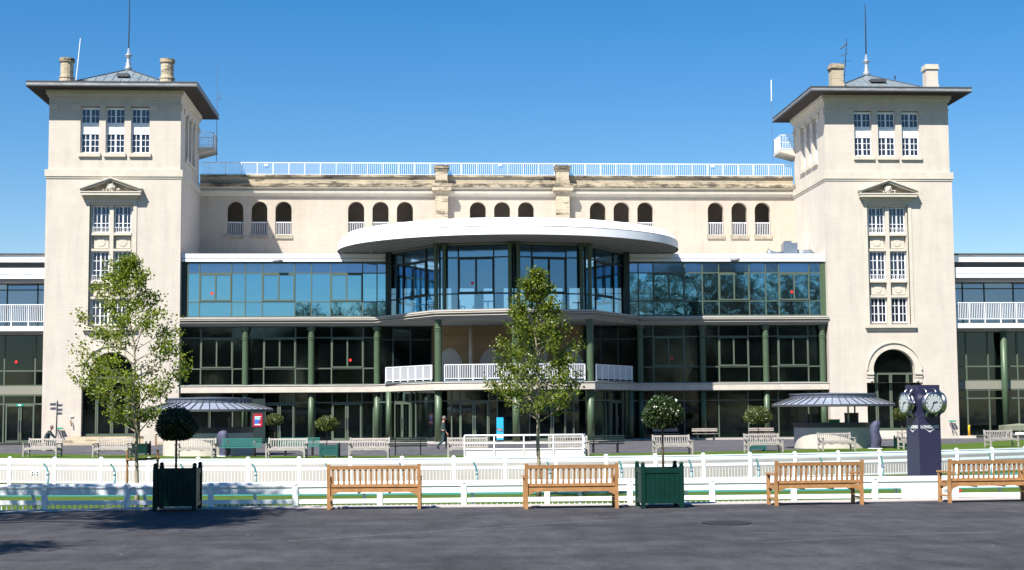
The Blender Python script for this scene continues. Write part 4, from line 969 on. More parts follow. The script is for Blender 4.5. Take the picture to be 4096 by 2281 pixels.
# ------------------------------------------------------------------ VEGETATION
def leaves(mb,pts,size,rng,spread,m=0,up=.4):
    V=mb.v; Fc=mb.f
    for (c,n) in pts:
        for _ in range(n):
            p=Vector(c)+Vector((rng.gauss(0,spread),rng.gauss(0,spread),rng.gauss(0,spread*.8)))
            nrm=Vector((rng.gauss(0,1),rng.gauss(0,1),rng.gauss(0,1)+up)).normalized(); a=nrm.orthogonal().normalized(); b=nrm.cross(a); t=rng.random()*6.28
            u_=a*math.cos(t)+b*math.sin(t); w_=nrm.cross(u_); s_=size*rng.uniform(.6,1.3); o=len(V)
            dr=nrm*(-.18*s_)
            V+= [tuple(p-u_*s_*.5),tuple(p+w_*s_*.36+dr),tuple(p+u_*s_*.5),tuple(p-w_*s_*.36+dr)]
            Fc.append((o,o+1,o+2)); Fc.append((o,o+2,o+3)); mb.m+=[m,m]
def interp(pr,z):
    for a,b in zip(pr,pr[1:]):
        if a[0]<=z<=b[0]:
            t=(z-a[0])/(b[0]-a[0]+1e-9); return [a[i]+(b[i]-a[i])*t for i in (1,2)]
    return [pr[-1][1],.1] if z>pr[-1][0] else [pr[0][1],pr[0][2]]
def tree(name,label,loc,prof,rt,nb,nleaf,lsize,leafm,barkm,seed,group=None,spread=.13,zlow=None,lean=0,sub=5):
    """prof: (z, xoff, radius) envelope of the crown"""
    rg=random.Random(seed); t=thing(name,label,'tree',loc,0,group); zt=prof[-1][0]; zl=prof[0][0] if zlow is None else zlow
    mb=MB(); xo=lambda z: interp(prof,z)[0]*max(0,min(1,(z-zl*.6)/(zt-zl*.6))) if z>zl*.6 else 0
    K=12; path=[(xo(zt*k/K)*.9+rg.uniform(-.02,.02)*(k>0),rg.uniform(-.02,.02)*(k>0),zt*.97*k/K) for k in range(K+1)]
    rad=[rt*(1.25 if k==0 else 1)*(1-.0*k)*max(.07,1-(k/K)**1.1) for k in range(K+1)]
    mb.tube(path,rad,10); tips=[]
    for i in range(nb):
        f=(i+.5)/nb; za=zl*.82+(zt*.95-zl*.82)*f**1.05; az=i*2.39996+rg.uniform(-.4,.4)
        k=min(K-1,int(za/zt/.97*K)); fr=za/(zt*.97)*K-k; base=Vector(path[k]).lerp(Vector(path[min(K,k+1)]),max(0,min(1,fr)))
        ze=min(zt*.99,za+ (zt-zl)*.10+rg.uniform(.0,.12)*(zt-zl)); cx,r=interp(prof,ze); r*=rg.uniform(.68,1.08)
        end=Vector((cx+r*math.cos(az),r*math.sin(az),ze)); mid=base.lerp(end,.5)+Vector((0,0,-.06*(end-base).length+rg.uniform(-.1,.1)*r*.4))
        rb=rt*.38*max(.18,1-f*.75); mb.tube([base,mid,end],[rb,rb*.6,rb*.2],6)
        for j in range(sub):
            s=rg.uniform(.3,1.0); q=(base.lerp(mid,s*2) if s<.5 else mid.lerp(end,(s-.5)*2)); ln=r*rg.uniform(.22,.55)
            dv=Vector((math.cos(az+rg.uniform(-1.3,1.3)),math.sin(az+rg.uniform(-1.3,1.3)),rg.uniform(.1,1.0))).normalized()*ln; e2=q+dv
            cx2,r2=interp(prof,min(max(e2.z,prof[0][0]),zt)); hv=Vector((e2.x-cx2,e2.y)); 
            if hv.length>r2: hv*=r2/hv.length; e2.x=cx2+hv.x; e2.y=hv.y
            mb.tube([q,e2],[rb*.3,rb*.1],4); tips.append(e2); tips.append(q.lerp(e2,.55))
        tips.append(end); tips.append(mid.lerp(end,.6))
    mb.build('trunk',barkm,t,smooth=True)
    mb=MB(); per=max(1,nleaf//len(tips)); leaves(mb,[(c,max(1,int(per*rg.uniform(.3,1.7)))) for c in tips],lsize,rg,spread); mb.build('crown',leafm,t)
    return t
def prof_from(base,rows,Y,k=1.):
    """rows (v,uL,uR) measured silhouette at depth Y"""
    out=[]
    for v,a,b in rows[::-1]:
        pa,pb=at(a,v,Y),at(b,v,Y); out.append((pa.z-base.z,(pa.x+pb.x)/2-base.x,(pb.x-pa.x)/2*k))
    return out
yT=-61.2; bl=at(545,2030,yT); bl.z=FLO
tree('young_tree','young bushy light green tree with wooden stakes in front of the left tower',bl,prof_from(bl,[(1028,500,535),(1070,440,570),(1150,385,610),(1235,335,650),(1362,330,700),(1441,318,725),(1559,300,700),(1638,330,650),(1690,400,600),(1712,470,570)],yT,1.16),.065,46,10500,.085,LEAF,BARK,11,spread=.11,zlow=2.6,sub=6)
yT2=-54.9; b2=gnd(2155,1993,FLO); b2.y=yT2; b2.x=ax(2155,1993,yT2); b2.z=FLO
tree('young_tree','young mid green tree with a pale trunk standing in the middle of the paddock',b2,prof_from(b2,[(1080,2145,2160),(1120,2085,2195),(1180,2065,2235),(1250,2045,2260),(1300,1980,2280),(1380,1965,2335),(1470,1975,2335),(1580,1930,2340),(1660,1955,2320),(1715,2020,2270),(1745,2100,2210)],yT2),.075,52,11500,.10,LEAFC,BARK,5,spread=.10,zlow=2.9,sub=6)
# stakes round the left tree
t=thing('tree_stake_frame','two brown timber stakes with a crossbar round the left tree trunk','tree stake',(0,0,0)); yS=-61.0
for u in (510,631):
    a=at(u,1800,yS); mb=MB(); mb.tube([(a.x,yS,FLO),(a.x,yS,a.z)],.035,8); mb.build('stake',STAKE,t)
a=at(503,1841,yS-.05);b=at(640,1833,yS-.05); mb=MB(); mb.tube([a,b],.035,8); mb.build('crossbar',STAKE,t)
a=at(503,1838,yS+.35);b=at(560,1836,yS+.35)
# planters
def planter(name,label,loc,w,h,m,rz=0,group=None):
    t=thing(name,label,'planter',loc,rz,group); k=w/2; p=.085*w/.85
    for sx in (-1,1):
        for sy in (-1,1):
            mb=MB(); x=sx*(k-p/2); y=sy*(k-p/2); mb.box(x-p/2,x+p/2,y-p/2,y+p/2,0,h); mb.lathe([(p*.35,h),(p*.5,h+.015),(p*.52,h+.04),(p*.35,h+.065),(.005,h+.075)],10,x,y); mb.build('corner_post',m,t)
    for q in range(4):
        mb=MB(); mb.T=Matrix.Rotation(q*math.pi/2,4,'Z'); a=k-p
        mb.box(-a,a,-k+.015,-k+.05,.09,.18); mb.box(-a,a,-k+.015,-k+.05,h-.14,h-.05); n=7
        for i in range(n):
            x=-a+2*a*i/n; mb.box(x+.003,x+2*a/n-.003,-k+.028,-k+.045,.18,h-.14)
        mb.build('side_panel',m,t)
    mb=MB(); mb.box(-k+p,k-p,-k+p,k-p,h-.16,h-.12); mb.build('soil',SOIL,t)
    return t
def balltree(label,loc,z0,zc,rx,rz_,n,ls,leafm,seed,group='clipped ball trees',tr=.025,flat=.0):
    t=thing('ball_tree',label,'tree',loc,0,group); rg=random.Random(seed); mb=MB(); mb.tube([(0,0,z0),(rg.uniform(-.01,.01),0,(z0+zc)/2),(0,0,zc)],[tr,tr*.9,tr*.7],8); mb.build('trunk',BARKD,t,smooth=True)
    mb=MB(); pts=[]
    for i in range(n):
        z=1-2*(i+.5)/n; f=i*2.39996; r=math.sqrt(1-z*z); k=rg.uniform(.70,1.0)**.7*(1+.05*math.sin(3*f+seed)+.05*math.sin(5*z+2*f+seed)+(.10*rg.random() if rg.random()<.12 else 0))
        zz=z*rz_*k
        if z<-.35: zz=max(zz,-rz_*.75)
        pts.append(((rx*k*r*math.cos(f),rx*k*r*math.sin(f),zc+zz),1))
    leaves(mb,pts,ls,rg,rx*.05,up=.5); mb.ball((0,0,zc),rx*.78,n=14,k=10,sz=rz_/rx); mb.build('crown',leafm,t); return t
gp='foreground green planters'
p=gnd(2652,2034); cx_=p.x; planter('planter_box','bright dark green wooden planter with ball caps, right of the middle brown bench',(cx_,p.y+.42,0),.84,.82,PLANTG,0,gp)
zc=at(2641,1656,p.y+.42).z; balltree('glossy round clipped tree in the green planter right of centre',(ax(2652,1800,p.y+.42),p.y+.42,0),.6,zc,.385,.345,5200,.055,LEAFB,3)
p=gnd(697,2046); p.y+=.42; planter('planter_box','very dark green wooden planter in tree shade at left foreground',(p.x,p.y,0),.84,.86,PLANTG,.0,gp)
zc=at(712,1702,p.y).z; balltree('dark shaded round clipped tree in the left foreground planter',(ax(705,1800,p.y),p.y,0),.6,zc,.385,.345,5200,.055,LEAFB,9)
gpf='small green planters on the far terrace'
far=[(1319,1830,.82,.56,1307,1697,.50,.36,'small green planter','small clipped tree with a broad round crown, right of the turquoise benches'),(563,1822,.78,.60,560,1665,.42,.34,'dark green planter behind the staked tree','clipped tree hidden behind the staked tree'),(3030,1806,.78,.56,3031,1664,.66,.46,'green planter behind the grey bench left of the right kiosk','broad clipped tree left of the right kiosk'),(1097,1802,.75,.58,1100,1680,.46,.33,'planter behind the grey bench right of the left kiosk','clipped tree half in shade right of the left kiosk'),(3612,1796,.75,.6,3606,1658,.42,.34,'planter behind the grey bench left of the clock pillar','clipped tree half hidden behind the clock pillar')]
for i,(u,v,w,h,uc,vc,rx,rz_,lp,lt) in enumerate(far):
    p=gnd(u,v); p.y=max(p.y+w/2,yF(p.x)+3.6); x=ax(u,v,p.y)
    o=planter('planter_box',{0:'small green planter right of the turquoise benches',1:'dark green planter just behind the staked tree trunk',2:'green planter mostly hidden by the grey bench left of the right kiosk',3:'dark planter behind the grey bench between the turquoise benches',4:'planter with ball caps behind the grey bench by the clock pillar'}[i],(x,p.y,0),w,h,mat('teal green planter paint',(.008,.075,.07),.5) if i in(0,2) else PLANTG,-.1,gpf)
    q=at(uc,vc,p.y); balltree(lt,(q.x,p.y,0),.4,q.z,rx,rz_,2600,.07,LEAFY,20+i,'small clipped trees on the far terrace')
# tree out of frame to the left, whose shade falls on the forecourt and the dark planter
def bigtree(label,loc,h,blobs,nl,ls,seed,group):
    t=thing('tall_tree',label,'tree',loc,0,group); rg=random.Random(seed); mb=MB(); mb.tube([(0,0,0),(.1,0,h*.3),(0,.1,h*.62),(.1,0,h*.9)],[h*.022,h*.017,h*.011,h*.003],9); pts=[]
    for (x,y,z,r) in blobs:
        mb.tube([(0,0,h*.32),((x)*.5,y*.5,z*.82),(x,y,z)],[h*.009,h*.006,h*.002],6)
        n=int(nl/len(blobs)/6)
        for _ in range(n):
            d=Vector((rg.gauss(0,1),rg.gauss(0,1),rg.gauss(0,1))).normalized()*r*rg.random()**.45; c=Vector((x,y,z))+d; pts.append((c,6))
            if rg.random()<.12: mb.tube([(x,y,z),c],[h*.0025,h*.0008],4)
    mb.build('trunk',BARKD,t,smooth=True); mb=MB(); leaves(mb,pts,ls,rg,.28); mb.build('crown',LEAFD,t); return t
bigtree('tall leafy tree left of the camera whose shade reaches the dark planter',(-19.,-81.,0),15,[(-2.5,1,11,2.6),(.8,3.5,12.2,2.3),(2.8,1.8,11.6,1.5),(-.5,-.5,13,2.6),(3.2,-.8,10.6,1.25),(.8,5.8,10.8,1.8),(-1.8,5.8,11.5,2.2),(-3,-4,10,2.2),(2.6,-4.6,12.6,1.1),(3.5,.8,11,2.0),(-1.1,6.8,11,2.2),(2.4,6.6,11.3,1.8),(3.9,-1.0,10.2,1.2),(2.0,-7.3,9.2,1.0),(.5,3.2,10.5,2.0)],26000,.22,77,'tall trees behind the camera')
rg=random.Random(4)
names=['first','second','third','fourth','fifth','sixth','seventh','eighth','ninth','tenth','eleventh','twelfth','thirteenth','fourteenth','fifteenth','sixteenth','seventeenth']
for i in range(17):
    x=-62+i*8.4+rg.uniform(-1.5,1.5); hgt=[16,17,17.5,14,16,18.5,20.5,21,22,23,24,26,28,27,28,27,26][i]+rg.uniform(-1,1); y=-140+rg.uniform(-6,6); bl_=[]
    for k in range(16):
        a=rg.random()*6.28; zz=hgt*(.12+.74*(k+.5)/16); r=rg.uniform(.1,.36)*hgt*(1.15-zz/hgt); bl_.append((r*math.cos(a),r*math.sin(a),zz,hgt*rg.uniform(.13,.2)))
    bigtree('tall tree behind the camera mirrored in the glass, %s from the left'%names[i],(x,y,0),hgt,bl_,14000,.36,100+i,'tall trees behind the camera')

# ------------------------------------------------------------------ KIOSKS
def kiosk(label,c,rroof,rdrum,rbase,ze,zd0,zd1,seed):
    t=thing('round_kiosk',label,'kiosk',c,0,'round zinc roofed kiosks')
    mb=MB(); n=44; mb.lathe([(rbase,0),(rbase,1.06)],48,cap=False); mb.build('counter_wall',CREAM,t,smooth=True)
    mb=MB(); mb.lathe([(rbase-.05,1.06),(rbase+.02,1.06),(rbase+.02,1.22),(rbase+.12,1.22),(rbase+.12,1.30),(rbase-.3,1.30)],48,cap=False); mb.build('counter',mat('dark counter',(.05,.045,.05),.4),t)
    mb=MB(); mb.lathe([(rroof,ze),(rdrum-.02,zd0+.02)],n,cap=False,m=3)
    for k in range(n):
        a=2*math.pi*k/n; ca,sa=math.cos(a),math.sin(a); mb.obox((rroof*ca,rroof*sa,ze+.02),(rdrum*ca,rdrum*sa,zd0+.04),.03,.05,1); mb.box(0,0,0,0,0,0,1) if False else None
        mb.obox((1.003*rdrum*ca,1.003*rdrum*sa,zd0+.03),(1.003*rdrum*ca,1.003*rdrum*sa,zd1-.04),.03,.03,1)
    mb.lathe([(rroof-.02,ze-.10),(rroof+.02,ze-.10),(rroof+.02,ze+.005),(rroof-.01,ze+.005)],n,cap=False,m=1)
    mb.lathe([(.02,ze-.06),(rroof-.02,ze-.06)],n,cap=False,m=2)
    mb.lathe([(rdrum,zd0),(rdrum,zd1-.05),(rdrum+.05,zd1-.05),(rdrum+.05,zd1),(.02,zd1+.05)],n,cap=False,m=0)
    mb.build('roof',[SLATE,SEAM,CEIL,KROOF],t)
    for k in range(6):
        a=R(-90+k*60+8); mb=MB(); mb.box(-.035,.035,-.035,.035,1.30,ze-.06); o=mb.build('post',TRIM if k==0 else MULL,t,loc=((rbase-.15)*math.cos(a),(rbase-.15)*math.sin(a),0))
    return t
cL=gnd(822,1826); cL.y+=2.05; cL.x=ax(833,1800,cL.y)
cR=gnd(3323,1796); cR.y+=2.05; cR.x=ax(3336,1790,cR.y)
zrR=at(3340,1622,cR.y-3.2).z+.06; zrL=at(835,1638,cL.y-3.).z
kiosk('round kiosk with grey zinc roof behind the left grey benches, left of centre',(cL.x,cL.y,0),3.02,1.98,2.1,zrL,zrL+.28,zrL+.55,1)
kiosk('round kiosk with grey zinc roof in front of the right tower',(cR.x,cR.y,0),3.12,2.18,2.02,zrR,zrR+.30,zrR+.56,2)
DKBOX=mat('dark grey appliance',(.07,.07,.08),.5)
def smallbox(name,label,cat,x,y,z,w,d,h,m,rz=0,group=None):
    t=thing(name,label,cat,(x,y,z),rz,group); mb=MB(); mb.box(-w/2,w/2,-d/2,d/2,0,h*.93); mb.build('body',m,t); mb=MB(); mb.box(-w/2-.01,w/2+.01,-d/2-.01,d/2+.01,h*.93,h); mb.build('lid',m,t); return t
smallbox('fridge','dark grey fridge standing inside the right kiosk, left of its white post','fridge',cR.x-1.05,cR.y+.3,0,.55,.55,1.75,DKBOX)
smallbox('crate','green plastic crate on the counter of the right kiosk','crate',cR.x-.45,cR.y-1.78,1.30,.5,.3,.18,CRATE)
smallbox('coffee_machine','dark machine inside the right kiosk, right of its white post','machine',cR.x+1.1,cR.y+.5,0,.6,.5,1.8,DKBOX)
smallbox('fridge','grey fridge standing inside the left kiosk','fridge',cL.x+.6,cL.y+.5,0,.6,.55,1.8,DKBOX)
def cover(label,x,y,h,w,seed,lean):
    rg=random.Random(seed); t=thing('covered_parasol',label,'covered parasol',(x,y,0),0,'covered parasols beside the kiosks'); mb=MB(); prof=[(.8,0.02),(1.0,.12),(1.05,h*.35),(.95,h*.6),(1.0,h*.8),(.7,h*.95),(.15,h)]
    n=14; vs=[];fs=[]
    for i,(r,z) in enumerate(prof):
        for j in range(n):
            a=2*math.pi*j/n; q=r*w/2*(1+.12*math.sin(3*a+seed)+rg.uniform(-.06,.06)); vs.append((q*math.cos(a)+lean*z+(.06*math.sin(z*5)),q*.8*math.sin(a),z))
    for i in range(len(prof)-1):
        for j in range(n): fs.append((i*n+j,i*n+(j+1)%n,(i+1)*n+(j+1)%n,(i+1)*n+j))
    fs.append(tuple(range((len(prof)-1)*n,len(prof)*n))); mb.add(vs,fs); mb.build('cover',TARP,t,smooth=True)
    mb=MB(); mb.box(-w*.6,w*.6,-w*.5,w*.5,0,.04); mb.build('base',WHITE,t)
p=gnd(3500,1796); cover('folded navy cloth cover standing at the right side of the right kiosk',p.x,p.y,1.42,.5,1,.06)
p=gnd(893,1812); cover('blue grey cloth cover before the left kiosk, beside the turquoise bench',ax(898,1812,cL.y-2.6),cL.y-2.6,1.2,.5,5,-.02)

# ------------------------------------------------------------------ CLOCK PILLAR
cb=gnd(3699,2003,FLO); cb.x=ax(3699,1900,cb.y+.0)
def clock():
    t=thing('clock_pillar','tall navy square pillar with round chrome clocks on a white drum base','clock',(cb.x,cb.y,FLO)); rz=R(11.9); s=.735
    zt=at(3690,1541,cb.y).z-FLO; zb=at(3690,1950,cb.y).z-FLO
    mb=MB(); mb.lathe([(.70,0),(.71,.02),(.71,zb-.03),(.68,zb)],36); mb.build('base',PLASTIC,t)
    mb=MB(); mb.T=Matrix.Rotation(rz,4,'Z'); h=s/2; mb.box(-h,h,-h,h,zb,zt); mb.build('pillar',NAVY,t)
    zc=at(3700,1612,cb.y).z-FLO
    for k in range(4):
        Mf=Matrix.Rotation(rz-k*math.pi/2,4,'Z')@Matrix.Translation((0,-h,zc))@Matrix.Rotation(R(90),4,'X')  # local z = outward normal
        mb=MB(); mb.T=Mf; mb.lathe([(.22,0),(.27,.03),(.30,.08),(.30,.12),(.27,.14),(.30,.18),(.335,.24),(.325,.27),(.28,.28)],32,cap=False)
        for sy in (-1,1):
            for sx in (-1,1): mb.tube([(sx*.15,sy*.24,.14),(sx*.16,sy*.33,.13),(sx*.165,sy*.40,.07),(sx*.165,sy*.42,.0)],[.045,.04,.035,.025],8)
        mb.tube([(.29,0,.1),(.36,0,.1)],[.03,.035],10)
        cs=mb.build('clock_case',CHROME,t,smooth=True)
        mb=MB(); mb.T=Mf@Matrix.Translation((0,0,.268)); mb.lathe([(.285,0),(.004,.002)],32,cap=False)
        mb.build('dial',DIAL,cs)
        mb=MB(); mb.T=Mf
        for i in range(12):
            a=i*math.pi/6; mb.T=Mf@Matrix.Rotation(a,4,'Z')@Matrix.Translation((0,0,.273)); w_=.016 if i%3==0 else .009; mb.box(-w_,w_,.21,.255,0,.003)
        mb.build('hour_marks',BLACK,cs)
        for L_,a,w_ in ((.13,R(-75),.014),(.21,R(-205),.009)):
            mb=MB(); mb.T=Mf@Matrix.Rotation(a,4,'Z')@Matrix.Translation((0,0,.279)); mb.box(-w_,w_,-.04,L_,0,.003); mb.build('hand',BLACK,cs)
        # sunshade lip inside the bezel and lettering on the pillar
        Mt=Matrix.Rotation(rz-k*math.pi/2,4,'Z')@Matrix.Translation((0,-h-.002,at(3700,1708,cb.y).z-FLO))@Matrix.Rotation(R(90),4,'X')
        text('LONGINES',.128,Mt,LETTER,'lettering',t,.002,1.0,.0025)
        mb=MB(); mb.T=Mt@Matrix.Translation((0,-.10,0))
        for sx in (-1,1):
            for i,(x2,y2) in enumerate(((.15,.035),(.10,.012),(.065,-.01))): mb.obox((sx*.015,-.02+i*-.016,0),(sx*x2,y2,0),.009,.004,up=Vector((0,0,1)))
        mb.box(-.018,.018,-.055,-.02,0,.003); mb.build('winged_emblem',LETTER,t)
clock()
# red hose loop beside the clock base
p=gnd(3780,1998,FLO); mb=MB(); mb.tube([(0,0,.03),(.1,.05,.12),(.25,.1,.22),(.35,.15,.30)],.03,8); tag(mb.build('hose',REDH,loc=(cb.x+.85,cb.y+.1,FLO),smooth=True),'short red hose end beside the white base of the clock pillar','hose')
# ------------------------------------------------------------------ SIGN POST and small things by the towers
p=gnd(222,1802); t=thing('sign_post','dark finger post with five grey direction plates before the left tower','sign',(p.x,p.y,0)); zt=at(228,1607,p.y).z
mb=MB(); mb.tube([(0,0,0),(.06,0,zt)],.035,8); mb.ball((.06,0,zt+.02),.04,n=8,k=5); mb.build('pole',BLACK,t)
for k,(du,l,v0) in enumerate(((-1,.36,1618),(1,.30,1622),(-1,.34,1635),(1,.30,1640),(1,.29,1655))):
    z=at(225,v0,p.y).z; a=.07*(1 if du>0 else 1); pts=[]
    x0=.05 if du>0 else .0; q=[(x0,z-.075),(x0+du*(l-.05),z-.075),(x0+du*l,z-.04),(x0+du*l,z+.04),(x0+du*(l-.05),z+.075),(x0,z+.075)]
    if du<0:q=q[::-1]
    mb=MB(); mb.extr(q,-.012,.012); mb.build('direction_plate',SIGNG,t)
    mb=MB(); c=x0+du*l*.45; mb.box(c-.09,c+.09,-.016,-.013,z+.005,z+.018); mb.box(c-.07,c+.07,-.016,-.013,z-.02,z-.008); mb.build('plate_lettering',BLACK,t)
def hoop(label,u,v,Y,s):
    p=at(u,v,Y); t=thing('wall_hoop',label,'wall hoop',(p.x,Y,p.z),0,'green topped hoops on the towers'); mb=MB()
    mb.tube([(.22*math.cos(a)*.55+ .12*math.sin(a)*-1,-.25,.36*math.sin(a)-.1) for a in [2*math.pi*k/20 for k in range(21)]],.035,8,cap=False); mb.build('ring',mat('grey rubber ring '+str(u),(.22,.2,.2),.7),t,smooth=True)
    mb=MB(); mb.box(-.26,.18,-.33,-.1,.30,.40); mb.build('bracket',EXITG,t)
hoop('grey oval hoop under a green bracket on the right tower',3808,1705,-.02,1); hoop('grey oval hoop under a green bracket on the left tower behind the sign post',243,1735,-.02,1)
p=at(285,1690,-.05); t=thing('wall_lever','small brown lever below a white plate on the left tower','lever',(p.x,-.05,p.z)); mb=MB(); mb.tube([(-.02,-.1,.2),(.0,-.15,.05),(.05,-.12,-.25)],[.03,.045,.035],8); mb.build('lever',STAKE,t,smooth=True); mb=MB(); mb.box(-.09,.12,-.03,.03,.36,.44); mb.build('plate',WHITE,t)
for u,v,lb in ((262,1770,'pale stone block with a brown end left of the left tower steps'),(600,1776,'pale stone block with a brown end right of the left tower steps')):
    p=gnd(u,v+6); t=thing('stone_block',lb,'stone block',(p.x,p.y,0),.15,'stone blocks beside the left tower steps'); mb=MB(); mb.prism([(-.4,-.3),(.32,-.3),(.32,.3),(-.4,.3)],0,.72); mb.build('body',TRIM,t); mb=MB(); mb.box(.322,.42,-.3,.3,0,.70); mb.build('end_panel',STAKE,t)
# cream steps continue; right side small items
p=gnd(3811,1742); 
p=gnd(3833,1733); t=thing('yellow_bollard','yellow bollard at the foot of the right tower corner','bollard',(W2+.35,-.9,.17)); mb=MB(); mb.tube([(0,0,0),(0,0,.62),(.05,0,.7)],.07,10); mb.build('post',YELLOW,t,smooth=True); mb=MB(); mb.box(-.1,.1,-.1,.1,0,.03); mb.build('foot',YELLOW,t)
p=gnd(3897,1742); t=thing('radiator_barrier','white slatted upright barrier leaning by the right wing','barrier',(p.x,p.y,0),.05); h=at(3897,1680,p.y).z
mb=MB()
for k in range(12): x=-.42+.84*k/11; mb.box(x-.022,x+.022,-.02,.02,.1,h-.05)
mb.build('slats',WHITE,t); mb=MB(); mb.box(-.45,.45,-.03,.03,h-.05,h); mb.box(-.45,.45,-.028,.028,.08,.12); mb.build('rails',WHITE,t)
mb=MB(); 
for x in (-.25,.3): mb.box(x-.03,x+.03,-.15,.15,0,.09)
mb.build('feet',WHITE,t)
p=gnd(4070,1752); t=thing('covered_table','grey green cloth covered table behind the far right bench','table',(p.x,p.y,0)); z1=at(4060,1698,p.y).z; z0=at(4060,1722,p.y).z
mb=MB(); mb.add([(-1.1,-.5,z0),(1.6,-.5,z0),(1.6,.5,z0),(-1.1,.5,z0),(-1.1,-.5,z1-.07),(1.6,-.5,z1-.07),(1.6,.5,z1-.07),(-1.1,.5,z1-.07),(.1,0,z1+.06)],[(0,1,5,4),(1,2,6,5),(2,3,7,6),(3,0,4,7),(4,5,8),(5,6,8),(6,7,8),(7,4,8)]); mb.build('cloth',LIN,t)
mb=MB()
for x in (-.9,1.4):
    for y in (-.4,.4): mb.box(x-.03,x+.03,y-.03,y+.03,0,z0+.01)
mb.box(-.3,1.6,-.45,.45,z0-.28,z0-.12); mb.build('frame',WHITE,t)
# poster and banner
p=at(1026,1681,-1.); t=thing('poster','red and blue poster on a dark board right of the left kiosk','poster',(p.x,-.3,0)); p=at(1026,1681,-.3)
mb=MB(); mb.box(-.45,.5,.01,.06,.12,3.0); mb.build('board',DKB,t)
w=.32; mb=MB(); mb.box(-w,w,-.02,.01,p.z-.44,p.z+.43,0); mb.box(-w*.6,w*.55,-.026,-.021,p.z+.03,p.z+.20,1)
mb.extr([(-w*.6,p.z-.24),(w*.05,p.z-.24),(w*.5,p.z+.01),(-w*.6,p.z+.01)],-.026,-.021,2); mb.box(-w*.6,w*.6,-.026,-.021,p.z-.33,p.z-.26,3); mb.box(-w*.95,-w*.6,-.026,-.021,p.z+.28,p.z+.38,4)
mb.box(-w*.6,w*.75,-.027,-.022,p.z+.21,p.z+.25,3)
for i in range(3):
    for k in range(6): x=-w*.52+k*.06; mb.box(x,x+.035,-.029,-.027,p.z+.045+i*.05,p.z+.075+i*.05,3)
mb.build('print',[REDP,CYAN,BLUEP,WHITE,DKPRINT],t)
pz=-6.1; p=gnd(2000,1772); yb_=-7.9; a=at(1986,1683,yb_); b=at(2014,1760,yb_); t=thing('banner_stand','tall light blue banner stand between the entrance columns','banner',((a.x+b.x)/2,yb_,0)); w=(b.x-a.x)/2; H_=a.z-b.z
mb=MB(); mb.box(-w,w,0,.02,b.z,a.z+.2,0); mb.extr([(-w*.95,b.z+H_*.62),(w*.6,b.z+H_*.58),(w*.9,b.z+H_*.42),(w*.6,b.z+H_*.42),(-w*.9,b.z+H_*.50)],-.006,-.001,1); mb.extr([(-w*.85,b.z+H_*.60),(w*.4,b.z+H_*.57),(w*.4,b.z+H_*.54),(-w*.85,b.z+H_*.57)],-.010,-.0065,2); mb.extr([(-w*.8,b.z+H_*.535),(w*.6,b.z+H_*.51),(w*.6,b.z+H_*.49),(-w*.8,b.z+H_*.515)],-.010,-.0065,3)
mb.extr([(-w*.99,b.z+H_*.10),(w*.99,b.z+H_*.10),(w*.99,b.z+H_*.28),(-w*.99,b.z+H_*.30)],-.006,-.001,3); mb.build('print',[CYAN,DKPRINT,ORANGE,WHITE],t)
mb=MB(); mb.box(-w,w,-.1,.12,.12,.18); mb.box(-.01,.01,.021,.04,.18,b.z+.5); mb.build('foot',CHROME,t)
# ------------------------------------------------------------------ ROOF THINGS
p=at(3160,990,2.5); t=thing('air_handling_unit','grey sheet metal air unit with ducts on the flat roof beside the right tower','ventilation unit',(p.x,2.5,12.85)); h=at(3160,974,2.5).z-12.85
mb=MB(); mb.box(-.5,.45,-.4,.4,.0,h); mb.box(-.45,.05,-.3,.3,h,h+.15); mb.box(-.55,-.5,-.42,.42,0,h); mb.build('housing',STEELD,t)
mb=MB(); mb.tube([(-.5,0,.22),(-1.0,0,.2),(-1.4,0,.25),(-1.65,0,.32)],[.22,.2,.25,.32],12); mb.build('duct',STEELD,t,smooth=True)
mb=MB(); mb.tube([(.45,0,.3),(1.0,0,.3),(1.45,0,.35),(1.6,-.1,.1)],[.25,.25,.25,.25],12); mb.build('duct',STEELD,t,smooth=True)
mb=MB(); mb.tube([(1.35,-.3,0),(1.35,-.3,1.0)],.02,6); mb.build('pipe',TRIM_DK,t)
def mast(label,p0,p1,r0,r1,m,extra=None,name='antenna'):
    t=thing(name,label,'antenna',p0,0,'antennas on the towers'); p0=Vector(p0);p1=Vector(p1); mb=MB(); mb.tube([(0,0,0),(p1-p0)*.5,(p1-p0)],[r0,r0,r1],6); mb.build('mast',m,t)
    if extra:
        mb=MB(); 
        for a,b,r_ in extra: mb.tube([Vector(a)-p0,Vector(b)-p0],r_,5)
        mb.build('elements',m,t)
yy=2.0
mast('white whip antenna beside the left chimney of the left tower',(at(303,318,yy).x,yy,24.9),at(322,154,yy),.035,.03,WHITE)
a=at(869,380,9.6); b=at(869,250,9.6)
mast('tall thin mast with a small side antenna on the left tower balcony',(a.x,9.6,20.8),(b.x,9.6,at(869,250,9.6).z),.022,.012,SIGNG,[((a.x,9.6,at(869,400,9.6).z),(a.x+.35,9.6,at(869,375,9.6).z),.02),((a.x+.1,9.6,at(869,403,9.6).z),(a.x+.3,9.6,at(869,392,9.6).z),.02)])
a=at(3085,320,9.6); b=at(3086,405,9.6)
mast('thin mast with a white upper half on the right tower balcony',(b.x,9.6,20.8),(b.x,9.6,b.z),.012,.012,SIGNG,[(b,a,.035)])
for o_ in COL.objects:
    if o_.name.startswith('elements') and o_.parent and 'white upper half' in o_.parent.get('label',''): o_.data.materials.clear(); o_.data.materials.append(WHITE)

